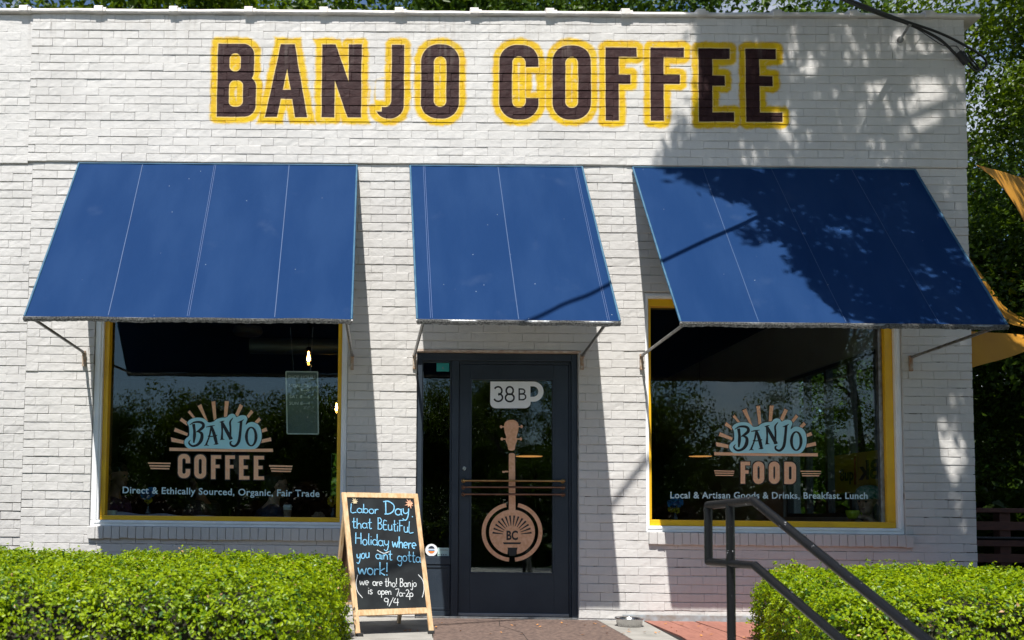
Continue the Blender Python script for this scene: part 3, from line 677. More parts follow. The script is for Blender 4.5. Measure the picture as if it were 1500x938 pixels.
# ---- door set
DYf = .085
df = MB()
dx0, dx1, dz0, dz1 = DR[0]+.003, DR[1]-.003, .046, 2.330
df.frame(dx0, dx1, dz0, dz1, .046, .052, .0, .060, .050, .20, .004) if 0 else None
df.box(dx0, dx0+.046, .05, .2, dz0, dz1, .004); df.box(dx1-.05, dx1, .05, .2, dz0, dz1, .004); df.box(dx0+.046, dx1-.05, .05, .2, dz1-.062, dz1, .004)
df.box(.505, .566, .055, .2, dz0, dz1-.062, .004); df.box(.566, dx1-.05, .09, .2, 2.245, dz1-.062, .003); df.box(dx1-.066, dx1-.05, .075, .2, dz0, 2.245, .003)
dfo = df.build('door_frame', M_navy, bld)
door = MB(); a0, a1, c0, c1 = .571, dx1-.069, .062, 2.240; g0, g1, k0, k1 = .668, 1.392, .425, 2.118
door.box(a0, g0, DYf, DYf+.045, c0, c1, .003).box(g1, a1, DYf, DYf+.045, c0, c1, .003).box(g0, g1, DYf, DYf+.045, c0, k0, .003).box(g0, g1, DYf, DYf+.045, k1, c1, .003)
door.frame(g0-.002, g1+.002, k0-.002, k1+.002, .014, .014, .014, .014, DYf-.006, DYf+.03, .003)
dro = door.build('door', M_navy, bld)
MB().box(g0, g1, DYf+.020, DYf+.026, k0, k1).build('pane', M_glass, dro)
MB().box(a0, a1, DYf-.012, DYf+.002, .064, .090, .003).build('door_sweep', mat('aluminium_strip', (.2, .22, .25), .4, metal=.7), dro)
MB().box(dx0, dx1, .03, .2, .045, .061, .003).build('threshold', M_steel, dfo)
DG = DYf+.0192
p0 = at(680, 686.5, DYf); lk_ = MB()
for rr_, y_ in ((.017, 0.0), (.012, -.008)):
    lk_.tube([(p0.x, DYf+.002, p0.z), (p0.x, DYf-.008+y_, p0.z)], rr_, 16)
lk_.build('lock_cylinder', M_steel_sh, dro)
for py, m_ in ((704.2, M_brass), (713.6, M_brown_metal), (724.0, M_brown_metal)):
    A_ = at(679.5, py, DYf-.06); B_ = at(826, py+.5, DYf-.06); mb = MB().tube([A_, B_], .0095, 12)
    for q in (A_, B_): mb.ball(q, .0155, 2); mb.tube([q, (q.x, DYf+.001, q.z)], .009, 10); mb.tube([(q.x, DYf-.006, q.z), (q.x, DYf+.001, q.z)], .019, 14)
    mb.build('push_bar', m_, dro)
# mug number sign
def dw(px, py, y=DG): q = at(px, py, y); return (q.x, q.z)
def Z(a, b): return dw(590+a/4.264, 500+b/4.264)
body = [Z(547, 252), Z(800, 252)]+[Z(*q) for q in arc(815, 315, 64, 63, -90, 90, 14)]+[Z(798, 378)]+[Z(*q) for q in arc(762, 385, 36, 34, 0, 90, 5)]+[Z(*q) for q in arc(582, 385, 36, 34, 90, 180, 5)]
hole = [Z(797, 282), Z(815, 282)]+[Z(*q) for q in arc(815, 315, 32, 33, -90, 90, 10)]+[Z(797, 348)]
flat_shape('mug_number_sign', [body, hole[::-1]], DG, M_signwhite, dro, .0004)
mb = MB(); kk = 0
def num(pts, wd=10, smth=True):
    global kk; kk += 1
    P = spline(pts, 5) if smth else [Vector((*q, 0)) for q in pts]
    ribbon(mb, [Vector((Z(q.x, q.y)[0], DG-.0010-.0001*kk, Z(q.x, q.y)[1])) for q in P], wd/4.264/171, Vector((0, -1, 0)))
num(arc(595, 310, 24, 25, -150, 90, 16), 11, False); num(arc(596, 352, 27, 24, -90, 160, 16), 11, False)
num(arc(668, 309, 22, 24, 0, 360, 24), 11, False); num(arc(668, 354, 27, 24, 0, 360, 24), 11, False)
num([(727, 300), (727, 366)], 9, False); num([(723, 299), (745, 299)]+arc(745, 314, 17, 15, -90, 90, 8)+[(723, 330)], 9, False); num([(723, 331), (748, 331)]+arc(748, 348, 20, 18, -90, 90, 8)+[(723, 366)], 9, False)
mb.build('number_lettering', M_black, dro)
# banjo decal
def Y(a, b): return dw(700+a/3.752, 590+b/3.752)
head = [(148, 165), (144, 135), (148, 112), (165, 98), (184, 95), (204, 98), (220, 112), (224, 135), (219, 165), (212, 190), (216, 205), (206, 235), (200, 261), (171, 261), (163, 235), (152, 205), (156, 190)]
hd = [(q.x, q.y) for q in spline(head+[head[0]], 3)][:-1]
loops = [[Y(*q) for q in hd]]
for a, b, s_ in ((136, 133, -1), (140, 200, -1), (232, 132, 1), (228, 200, 1)):
    loops.append([Y(*q) for q in arc(a-2*s_+s_*10, b, 7, 9, 0, 360, 10)[:-1]])
    loops.append([Y(a-6*s_+s_*9, b-3), Y(a-24*s_+s_*9, b-4), Y(a-24*s_+s_*9, b+4), Y(a-6*s_+s_*9, b+3)])
flat_shape('banjo_headstock', [loops[0]], DG, M_copper2, dro, .0003)
for l_ in loops[1:]: flat_shape('banjo_peg', [l_], DG-.0012, M_copper2, dro, .0003)
flat_shape('banjo_neck', [[Y(170, 590), Y(170, 285), Y(176, 278), Y(198, 278), Y(204, 285), Y(207, 600), Y(188, 604)]], DG, M_copper2, dro, .0003)
flat_shape('banjo_peg', [[Y(135, 375), Y(148, 377), Y(148, 374), Y(168, 375), Y(168, 383), Y(148, 383), Y(148, 386), Y(135, 386)]], DG-.0012, M_copper2, dro, .0003)
cxb, cyb = 188, 712
flat_shape('banjo_rim', [[Y(*q) for q in arc(cxb, cyb, 167, 163, -78, 84, 30)+arc(cxb, cyb, 145, 141, 84, -78, 30)]], DG, M_copper2, dro, .0003)
flat_shape('banjo_rim', [[Y(*q) for q in arc(cxb, cyb, 167, 163, 96, 258, 30)+arc(cxb, cyb, 145, 141, 258, 96, 30)]], DG, M_copper2, dro, .0003)
disc = [Y(*q) for q in arc(cxb, cyb, 126, 124, 76, 464-.0, 44) if 1]
cut = [[Y(*q) for q in ((163, 797), (218, 797), (208, 875), (172, 875))]]
flat_shape('banjo_head_disc', [[Y(*q) for q in arc(cxb, cyb, 126, 124, 102, 438, 44)]+[Y(214, 797), Y(166, 797)]], DG-.0003, M_copper2, dro, .0003)
sl = []
for i in range(14):
    a = R(180+7+i*(180-14)/13); c_, s_ = math.cos(a), math.sin(a); ri, ro = 50, 108; cz = 728
    if 3 <= i <= 10: ri = 52
    n_ = (-s_, c_)
    sl.append([Y(cxb+c_*ro+n_[0]*5.2, cz+s_*ro+n_[1]*5.2), Y(cxb+c_*ro-n_[0]*5.2, cz+s_*ro-n_[1]*5.2), Y(cxb+c_*ri-n_[0]*1.6, cz+s_*ri-n_[1]*1.6), Y(cxb+c_*ri+n_[0]*1.6, cz+s_*ri+n_[1]*1.6)])
flat_shape('banjo_slots', sl, DG-.0012, M_black, dro, .0003)
flat_shape('banjo_bridge', [[Y(137, 768), Y(238, 768), Y(233, 778), Y(143, 778)], [Y(163, 797), Y(218, 797), Y(208, 842), Y(172, 842)]], DG-.0014, M_black, dro, .0003)
A_ = Y(157, 753); B_ = Y(220, 753); place_text('BC', A_[0], A_[1], B_[0], B_[1], .108, DG-.0016, M_black, dro, 'initials')
# sidelight
so = MB(); s0, s1 = dx0+.046, .505
so.box(s0, s1, .075, .16, .500, .560, .003).box(s0, s1, .09, .14, .10, .495, .003).box(s0, s1, .08, .15, .062, .104, .003).frame(s0, s1, .560, dz1-.062, .010, .014, .012, .014, .08, .13, .002)
so.frame(s0+.008, s1-.008, .112, .490, .018, .018, .018, .018, .082, .10, .003)
slo = so.build('sidelight', M_navy, bld)
MB().box(s0+.01, s1-.012, .106, .112, .565, dz1-.07).build('pane', M_glass, slo)
SY = .105
q = at(632, 806, SY); MB().lathe([(.0001, 0), (.053, 0)], (0, 0, 0), 28); 
def disc_(c, r, y, m, nm, par, n=28, a0=0, a1=360): return flat_shape(nm, [[(c.x+a, c.z+b) for a, b in arc(0, 0, r, r, a0, a1, n)][:-1 if a1-a0 == 360 else None]], y, m, par, .0003)
disc_(q, .053, SY, M_signwhite, 'round_sticker', slo)
disc_(q, .030, SY-.001, mat('sticker_orange', (.7, .22, .05), .5), 'sticker_print', slo, 14, 190, 350); disc_(q+Vector((0, 0, .008)), .028, SY-.0015, mat('sticker_black', (.02, .03, .05), .5), 'sticker_print', slo, 14, 10, 170)
flat_shape('sticker_print', [[(q.x-.026, q.z-.006), (q.x+.026, q.z-.006), (q.x+.026, q.z+.004), (q.x-.026, q.z+.004)]], SY-.0018, mat('sticker_blue', (.1, .3, .55), .5), slo, .0002)
qa = at(641, 802.5, SY); qb = at(659, 815.5, SY); flat_shape('card_sticker', [[(qa.x, qb.z), (qb.x-.006, qb.z), (qb.x-.006, qa.z), (qa.x, qa.z)]], SY-.001, mat('pale_green_sticker', (.45, .62, .6), .5), slo, .0003)
place_text('Chamber', qa.x+.022, qa.z-.024, qb.x-.012, qa.z-.024, .018, SY-.002, M_hours, slo, 'sticker_print')
flat_shape('sticker_print', [[(qa.x+.006+i*.02, qb.z+.01), (qa.x+.018+i*.02, qb.z+.01), (qa.x+.018+i*.02, qb.z+.02), (qa.x+.006+i*.02, qb.z+.02)] for i in range(4)], SY-.002, M_hours, slo, .0002)
qa = at(639.5, 532, SY); qb = at(658, 544.5, SY); flat_shape('teal_sticker', [[(qa.x, qb.z), (qb.x, qb.z), (qb.x, qa.z), (qa.x, qa.z)]], SY-.001, M_teal, slo, .0003)
flat_shape('sticker_print', [[(qa.x+.045, qa.z-.045), (qa.x+.065, qa.z-.055), (qa.x+.055, qa.z-.03)]], SY-.002, M_hours, slo, .0002)

# ------------------------------------------------------------------ AWNINGS
ZA, ZB, DA = 3.962, 2.354, 1.2
def awning(x0, x1, xb0, xb1, seams, label, bl, br):
    """x0,x1 at the wall, xb0,xb1 at the front rail; seams (top x, front x, kind)"""
    t_ = thing('awning', label, 'awning', ((x0+x1)/2, 0, ZA), 'blue awnings over the shop front')
    nx, nz_ = 56, 26; V = []; e = 0
    def P(u, v, off=0.0):
        xa = x0+(x1-x0)*u; xb = xb0+(xb1-xb0)*u; x = xa+(xb-xa)*v
        y = -.022-(DA-.022)*v; z = ZA+(ZB-ZA)*v
        sg = .010*math.sin(math.pi*v)*(.6+.4*math.sin(u*9+x0)); sd = .004*math.sin(u*math.pi*6+x0*3)*v+.0022*math.sin(u*31+v*7+x0)*math.sin(v*9+u*4)
        return Vector((x, y, z))+Vector((0, -.81, .583))*(-sg+sd+off)
    for j in range(nz_+1):
        for i in range(nx+1): V.append(P(i/nx, j/nz_))
    k = len(V)
    for j in range(nz_+1):
        for i in range(nx+1): V.append(P(i/nx, j/nz_, -.004))
    W_ = nx+1; F = []
    for j in range(nz_):
        for i in range(nx):
            q = (j*W_+i, (j+1)*W_+i, (j+1)*W_+i+1, j*W_+i+1); F.append(q); F.append(tuple(k+a for a in q[::-1]))
    mb = MB(); mb.add(V, F, True); mb.build('canopy', M_canvas, t_)
    for u in (0.0, 1.0):
        mb = MB(); mb.tube([P(u, v/12, .001) for v in range(13)], .009, 8); mb.build('edge_binding', M_bind, t_)
    MB().tube([P(0, 0, .002), P(1, 0, .002)], .007, 6).build('head_rail', M_bind, t_)
    for (sa, sb, kd) in seams:
        ua, ub = (sa-x0)/(x1-x0), (sb-xb0)/(xb1-xb0)
        for dd in ((-.007, .007) if kd == 2 else (0,)):
            mb = MB(); pts = []
            for v in range(16):
                v_ = .004+v/15*.99; u = ua+(ub-ua)*v_+dd/(x1-x0); pts.append(P(u, v_, .0025))
            ribbon(mb, pts, .0028 if kd == 2 else .006, Vector((0, -.81, .583)))
            mb.build('seam', M_seamw if kd == 2 else M_seam, t_)
    MB().tube([P(0, 1)+Vector((-.006, -.004, -.012)), P(1, 1)+Vector((.006, -.004, -.014))], .014, 12).build('front_rail', M_steel, t_)
    # frayed hem wrapped over the rail
    mb = MB(); n = int((xb1-xb0)/.018); Vt = []; 
    for i in range(n+1):
        p_ = P(i/n, 1)
        Vt += [p_+Vector((0, -.0195, -.004)), p_+Vector((0, -.021, -.020)), p_+Vector((0, -.014, -.036-random.uniform(0, .007)))]
    mb.add(Vt, [(3*i+j, 3*i+j+1, 3*i+j+4, 3*i+j+3) for i in range(n) for j in range(2)], False); mb.build('frayed_hem', M_hem, t_)
    for (bx, bz, fu) in ((bl[0], bl[1], bl[2]), (br[0], br[1], br[2])):
        pf = P(fu, 1)+Vector((0, .01, -.02)); pw = Vector((bx, -.035, bz))
        MB().tube([pf, pw], .0125, 10).build('arm', M_steel, t_)
        MB().box(bx-.014, bx+.014, -.024, -.002, bz-.12, bz+.015, .003).tube([(bx-.018, -.03, bz-.004), (bx+.018, -.03, bz-.004)], .008, 8).tube([(bx, -.026, bz-.03), (bx, -.02, bz-.03)], .007, 8).tube([(bx, -.026, bz-.09), (bx, -.02, bz-.09)], .007, 8).build('wall_bracket', M_rust, t_)
    return t_, P
ax = lambda px: at(px, 242).x
bx_ = lambda px: at(px, 476, -DA).x
brL = at(124, 517); brL2 = at(516, 522); brM = at(607, 521); brM2 = at(852, 522); brR = at(939, 522); brR2 = at(1333, 524)
aL, _ = awning(-2.775, -.342, bx_(35), bx_(515), [(ax(210), bx_(158), 1), (ax(316), bx_(275), 2), (ax(424), bx_(402), 1)], 'wide blue canvas awning over the left shop window', (brL.x, brL.z, .03), (brL2.x, brL2.z, .985))
aM, _ = awning(.124, 1.62, bx_(611), bx_(908), [(ax(621), bx_(632), 2), (ax(729), bx_(760), 1), (ax(842), bx_(892), 2)], 'narrow blue canvas awning over the shop door', (brM.x, brM.z, .03), (brM2.x, brM2.z, .93))
aR, _ = awning(2.06, 4.503, bx_(997), bx_(1475), [(ax(1028), bx_(1112), 1), (ax(1128), bx_(1240), 1), (ax(1245), bx_(1376), 1)], 'blue canvas awning over the right window, dappled by tree shade', (brR.x, brR.z, .01), (brR2.x, brR2.z, .965))

# ------------------------------------------------------------------ A-FRAME CHALKBOARD
bt = thing('chalkboard_sign', 'wooden A frame chalkboard with blue handwriting beside the door', 'sign', (0, -.85, .05))
FL = Vector((-.246, -1.22, .05)); FR = Vector((.312, -1.015, .05)); TL = Vector((-.378, -.895, 1.088)); TR = Vector((.203, -.688, 1.084))
ex = (FR-FL).normalized(); ez = ((TL+TR)/2-(FL+FR)/2); HB = ez.length; ez = (ez-ex*ez.dot(ex)).normalized(); en = ex.cross(ez).normalized()
if en.y > 0: en = -en
WB = .594
bo = (FL+FR)/2
def BP(u, v, d=0.0): return bo+ex*u+ez*v+en*d         # board coordinates
def bar(u0, v0, u1, v1, wd, th=.022, d=0): return MB().obox(BP(u0, v0, d), BP(u1, v1, d), th, wd, up=en.cross(BP(u1, v1)-BP(u0, v0)), b=.003)
h_ = WB/2
def beam(name, u0, v0, u1, v1, wd, th, d, m, par):
    p_ = BP(u0, v0, d); q_ = BP(u1, v1, d); dd = (q_-p_).normalized(); sd = dd.cross(en).normalized(); V = []
    bm = bmesh.new(); bmesh.ops.create_cube(bm, size=1)
    for v in bm.verts: v.co = Vector((v.co.x*wd, v.co.y*th, v.co.z*(q_-p_).length))
    bmesh.ops.bevel(bm, geom=bm.edges[:], offset=.003, segments=2, affect='EDGES')
    for v in bm.verts: v.co = (p_+q_)/2+sd*v.co.x+en*v.co.y+dd*v.co.z
    bmesh.ops.recalc_face_normals(bm, faces=bm.faces[:])
    return MB().bm(bm).build(name, m, par)
beam('frame_stile', -h_+.006, 0.01, -h_-.008, HB, .038, .022, 0, M_pine, bt); beam('frame_stile', h_-.016, 0.01, h_-.018, HB, .036, .022, 0, M_pine, bt)
beam('frame_rail', -h_+.012, HB-.021, h_-.037, HB-.021, .042, .0235, 0, M_pine, bt); beam('frame_rail', -h_+.024, .165, h_-.035, .170, .046, .0235, 0, M_pine, bt)
cb0, cb1, cv0, cv1 = -h_+.010, h_-.032, .190, HB-.040
mb = MB(); mb.add([BP(a, b, d) for d in (.004, -.006) for a, b in ((cb0, cv0), (cb1, cv0), (cb1, cv1), (cb0, cv1))], [(0, 1, 2, 3), (7, 6, 5, 4), (0, 4, 5, 1), (1, 5, 6, 2), (2, 6, 7, 3), (3, 7, 4, 0)]); mb.build('slate_panel', M_chalk, bt)
for s_ in (-1, 1):
    q_ = BP(s_*(h_-.02), 0, 0); MB().box(q_.x-.025, q_.x+.025, q_.y-.022, q_.y+.022, .048, .072, .004).build('rubber_foot', M_rubber, bt)
# back leaf
hb = Vector((-.345, .939, 0))*.68
top = BP(0, HB-.01, -.02); bk = bo+hb
def BQ(u, v): return bk+ex*u+(top-bk)*v
mb = MB()
for s_ in (-1, 1):
    o_ = MB().obox(BQ(s_*(h_-.02), 0.0), BQ(s_*(h_-.02), .985), .022, .04, up=ex.cross(top-bk)); o_.build('back_stile', M_pine, bt)
MB().obox(BQ(-h_+.04, .17), BQ(h_-.04, .17), .04, .02).obox(BQ(-h_+.04, .96), BQ(h_-.04, .96), .04, .02).build('back_rail', M_pine, bt)
MB().add([BQ(cb0, .19), BQ(cb1, .19), BQ(cb1, .95), BQ(cb0, .95)], [(0, 1, 2, 3)]).build('back_panel', mat('plain_hardboard', (.18, .10, .055), .8, var=.2), bt)
MB().tube([BP(-h_+.01, .42, -.01), BQ(-h_+.01, .40)], .003, 6).build('stay_chain', M_steel, bt)
MB().tube([BP(-h_, HB-.02, -.014), BP(-h_+.08, HB-.02, -.014)], .008, 8).tube([BP(h_-.08, HB-.02, -.014), BP(h_, HB-.02, -.014)], .008, 8).build('hinge', M_steel, bt)

# handwriting: simple stroke font on a grid (baseline 0, x-height .5, capitals 1)
def A2(cx, cy, rx, ry, a, b, n=7): return [(round(x, 3), round(y, 3)) for x, y in arc(cx, cy, rx, ry, a, b, n)]
G = {
 'a': (.5, [A2(.22, .25, .2, .24, 40, 320), [(.42, .5), (.42, .12), (.5, .0)]]), 'b': (.48, [[(.06, 1), (.06, 0)], A2(.24, .25, .18, .24, 150, -150)]), 'd': (.5, [A2(.22, .25, .2, .24, 40, 320), [(.42, 1), (.42, .1), (.48, 0)]]),
 'e': (.46, [[(.04, .26), (.4, .3)]+A2(.22, .28, .19, .24, 20, 300)]), 'f': (.4, [[(.4, .9), (.25, 1), (.16, .85), (.14, 0)], [(.02, .5), (.34, .52)]]), 'g': (.5, [A2(.22, .25, .2, .24, 40, 320), [(.42, .5), (.42, -.2), (.28, -.42), (.06, -.3)]]),
 'h': (.5, [[(.06, 1), (.06, 0)], [(.06, .3), (.2, .5), (.38, .42), (.42, 0)]]), 'i': (.2, [[(.09, .48), (.09, 0)], [(.09, .68), (.1, .74)]]), 'j': (.28, [[(.18, .48), (.18, -.22), (.08, -.38), (-.06, -.28)], [(.18, .68), (.19, .74)]]),
 'k': (.46, [[(.06, 1), (.06, 0)], [(.4, .55), (.08, .25), (.42, 0)]]), 'l': (.2, [[(.09, 1), (.08, .12), (.16, .0)]]), 'n': (.5, [[(.06, .5), (.06, 0)], [(.06, .3), (.2, .5), (.38, .42), (.42, 0)]]), 'o': (.48, [A2(.23, .25, .19, .25, 90, 450, 12)]),
 'p': (.5, [[(.06, .5), (.05, -.45)], A2(.25, .25, .19, .25, 150, -150)]), 'r': (.38, [[(.06, .5), (.06, 0)], [(.06, .28), (.18, .47), (.34, .46)]]), 's': (.4, [[(.34, .44), (.18, .52), (.06, .4), (.2, .26), (.34, .14), (.2, .0), (.03, .06)]]),
 't': (.4, [[(.18, .95), (.17, .1), (.28, .0), (.36, .06)], [(.02, .56), (.36, .6)]]), 'u': (.5, [[(.05, .5), (.06, .12), (.2, .0), (.38, .12), (.4, .5)], [(.4, .5), (.42, .0)]]), 'w': (.66, [[(.03, .5), (.15, .02), (.31, .42), (.46, .02), (.62, .52)]]),
 'y': (.5, [[(.05, .5), (.08, .2), (.22, .1), (.4, .22)], [(.42, .5), (.38, -.1), (.22, -.42), (.02, -.3)]]), 'L': (.55, [[(.08, 1), (.06, .03), (.5, .06)]]), 'D': (.75, [[(.12, 1), (.14, 0)], [(-.04, .96), (.3, 1), (.66, .72), (.66, .3), (.4, .04), (.05, .0)]]),
 'B': (.58, [[(.1, 1), (.1, 0)], [(.04, .98), (.3, 1), (.44, .8), (.34, .6), (.1, .53)], [(.1, .53), (.42, .46), (.5, .2), (.3, .02), (.04, .02)]]), 'H': (.66, [[(.1, 1), (.08, 0)], [(.54, 1), (.56, 0)], [(.1, .5), (.56, .54)]]),
 'E': (.5, [[(.4, .8), (.1, .8), (.08, .05), (.44, .05)], [(.1, .45), (.36, .46)]]), 'F': (.5, [[(.1, .95), (.1, 0)], [(.02, .95), (.5, 1)], [(.1, .5), (.42, .54)]]), '!': (.22, [[(.1, 1), (.09, .28)], [(.09, .07), (.1, .0)]]), ',': (.2, [[(.1, .08), (.04, -.12)]]), '-': (.3, [[(.02, .4), (.26, .42)]]),
 '7': (.46, [[(.03, .95), (.44, .97), (.2, 0)]]), '2': (.46, [[(.05, .8), (.2, .97), (.4, .8), (.3, .45), (.04, .02)], [(.04, .02), (.44, .04)]]), '9': (.48, [A2(.22, .7, .18, .24, 20, 340), [(.42, .8), (.34, 0)]]), '4': (.55, [[(.2, 1), (.04, .42), (.5, .44)], [(.4, .95), (.38, 0)]]), '/': (.4, [[(.4, 1.05), (.0, -.15)]])}
pl0 = BP(0, HB/2, .006)
def chalk(word, x0, y0, x1, y1, hgt, m, wd=.0068, name='handwriting'):
    mb = MB(); tot = sum(G[c][0] for c in word); cxx = 0; s_ = (x1-x0)/tot; idx = 0
    for c in word:
        jy = random.gauss(0, .02)
        for stx in G[c][1]:
            P = spline(stx, 4) if len(stx) > 2 else [Vector((*a, 0)) for a in stx]
            Q = []; idx += 1
            for q in P:
                u = (cxx+q.x)*s_; X_ = x0+u; Y_ = y0+(y1-y0)*(u/(x1-x0))-(q.y+jy)*hgt
                Q.append(on_plane(500+X_/4.69, 710+Y_/4.69, pl0, en)+en*(.0002*idx))
            ribbon(mb, Q, [wd*(.75+.35*abs(math.sin(i*1.7+idx))) for i in range(len(Q))], en)
        cxx += G[c][0]
    mb.build(name, m, bt)
CB, CW = M_chalkblue, M_chalkwhite
chalk('Labor', 62, 192, 258, 202, 62, CB); chalk('Day', 292, 206, 470, 208, 88, CB, .009); chalk(',', 484, 220, 496, 222, 40, CB)
chalk('that', 72, 300, 212, 303, 72, CB); chalk('BEutiFuL', 246, 305, 498, 335, 78, CB)
chalk('Holiday', 92, 408, 330, 425, 78, CB); chalk('where', 348, 432, 515, 442, 80, CB, .0085)
chalk('you', 104, 515, 196, 502, 72, CB); chalk('aint', 236, 512, 352, 522, 68, CB); chalk('gotta', 384, 525, 546, 535, 74, CB)
chalk('work!', 112, 612, 325, 628, 88, CB, .0085)
chalk('we', 124, 690, 190, 692, 60, CW, .006); chalk('are', 215, 695, 283, 697, 56, CW, .006); chalk('tho!', 298, 700, 385, 702, 58, CW, .006); chalk('Banjo', 400, 702, 517, 702, 55, CW, .006)
chalk('is', 182, 752, 216, 753, 56, CW, .006); chalk('open', 250, 755, 345, 757, 50, CW, .006); chalk('7a-2p', 370, 768, 495, 772, 50, CW, .006); chalk('9/4', 292, 830, 398, 834, 52, CW, .006)
mb = MB()
for P in ([(112, 620), (101, 680), (112, 735), (145, 778)], [(528, 618), (560, 660), (568, 720), (556, 775)], [(245, 450), (290, 472), (330, 460)]):
    ribbon(mb, [on_plane(500+q.x/4.69, 710+q.y/4.69, pl0, en)+en*.0003 for q in spline(P, 6)], .006, en)
mb.build('handwriting', CW, bt)
# paper leaves taped on the board
def paper_leaf(cx, cy, s, rot, m, label):
    pts = []
    rad = [1, .45, .8, .38, .95, .4, .75, .35, .6, .5, .6, .35, .75, .4, .95, .38, .8, .45]
    V = [on_plane(500+cx/4.69, 710+cy/4.69, pl0, en)+en*.004]; c = V[0]
    for i, r_ in enumerate(rad):
        a = R(90+rot+i*360/len(rad)); V.append(c+ex*(math.cos(a)*r_*s)+ez*(math.sin(a)*r_*s)+en*random.uniform(0, .006))
    n = len(rad); mb = MB(); mb.add(V+[v-en*.0012 for v in V], [(0, 1+i, 1+(i+1) % n) for i in range(n)]+[(n+1, n+2+(i+1) % n, n+2+i) for i in range(n)]+[(1+i, n+2+i, n+2+(i+1) % n, 1+(i+1) % n) for i in range(n)]); o = mb.build('autumn_leaf', m); tag(o, label, 'leaf'); return o
paper_leaf(92, 118, .034, 30, mat('cream_leaf', (.55, .45, .28), .8, var=.2), 'cream autumn leaf stuck in the top left corner of the chalkboard')
paper_leaf(468, 132, .046, 110, mat('peach_leaf', (.72, .40, .26), .8, c2=(.6, .3, .18)), 'peach maple leaf stuck in the top right corner of the chalkboard')

# ------------------------------------------------------------------ BOWL
bw = at(920, 915, -.36)
tag(MB().lathe([(.0, .012), (.075, .010), (.088, .055), (.098, .066), (.112, .068), (.116, .060), (.104, .052), (.100, .0), (.0, .0)], (bw.x, -.40, .050), 32).build('dog_bowl', M_steel_sh), 'round stainless steel dog bowl on the pale strip by the wall', 'bowl')

# ------------------------------------------------------------------ HANDRAIL
hr = thing('handrail', 'chipped black pipe handrail going down the steps in front', 'handrail', (1.64, -3.4, .02))
r0 = .0205
def yl(y): return 1.6+(-3.2-y)*.19
T0 = Vector((yl(-3.2), -3.2, .985)); T1 = Vector((yl(-3.6), -3.6, 1.003)); T2 = Vector((yl(-5.9), -5.9, 1.003-2.3*.49))
B0 = Vector((yl(-3.2), -3.2, .700)); B1 = Vector((yl(-3.6), -3.6, .704)); B2 = Vector((yl(-5.9), -5.9, .704-2.3*.45))
MB().tube([T0, T1-Vector((0, -.01, 0)), T1, T2], r0, 16).build('top_rail', M_pipe, hr)
MB().tube([B0, B1, B2], r0, 16).build('lower_rail', M_pipe, hr)
MB().tube([T0, B0], r0, 16).ball(T0, r0, 2).ball(B0, r0, 2).build('end_loop', M_pipe, hr)
pz = yl(-3.4); MB().tube([(pz, -3.4, .993), (pz, -3.4, .02)], r0, 16).tube([(pz, -3.4, .035), (pz, -3.4, .02)], .045, 16).build('post', M_pipe, hr)
MB().tube([T2, (T2.x, T2.y, -.745)], r0, 16).ball(T2, r0, 2).build('post', M_pipe, hr)

# ------------------------------------------------------------------ FOLIAGE
def leaves_mesh(name, C, Nn, Ls, Ws, bend=.25):
    """one folded leaf (4 verts, 2 faces along the midrib) per centre C, facing Nn"""
    n = len(C); Nn = Nn/np.maximum(np.linalg.norm(Nn, axis=1, keepdims=True), 1e-6)
    a = rng.normal(size=(n, 3)); a -= (a*Nn).sum(1, keepdims=True)*Nn; a /= np.maximum(np.linalg.norm(a, axis=1, keepdims=True), 1e-6); b = np.cross(Nn, a)
    Ls = np.broadcast_to(Ls, (n,))[:, None]; Ws = np.broadcast_to(Ws, (n,))[:, None]
    base = C-a*Ls*.5; tip = C+a*Ls*.5-Nn*Ls*bend*.35; l = C-b*Ws*.5+Nn*Ws*bend-a*Ls*.05; r = C+b*Ws*.5+Nn*Ws*bend-a*Ls*.05
    V = np.stack([base, r, tip, l], 1).reshape(-1, 3); i = np.arange(n)[:, None]*4
    Q = np.concatenate([i+np.array([[0, 1, 2]]), i+np.array([[0, 2, 3]])], 1).reshape(-1, 3)
    return np_mesh(name, V, Q)
M_hedge = leaf_mat('hedge_leaf', (.075, .165, .003), (.36, .465, .005), tr=.42, gloss=.28, vs=3)
M_hedge2 = leaf_mat('old_hedge_leaf', (.02, .07, .008), (.05, .13, .01), tr=.2, gloss=.5, vs=3); M_hdead = leaf_mat('dead_hedge_leaf', (.30, .17, .07), (.5, .32, .16), tr=.2, gloss=.2, vs=3)  # darker old leaves and dead ones, scattered at random through the hedge
M_hcore = mat('hedge_dark_core', (.028, .026, .012), .95, var=.5, vscale=30)
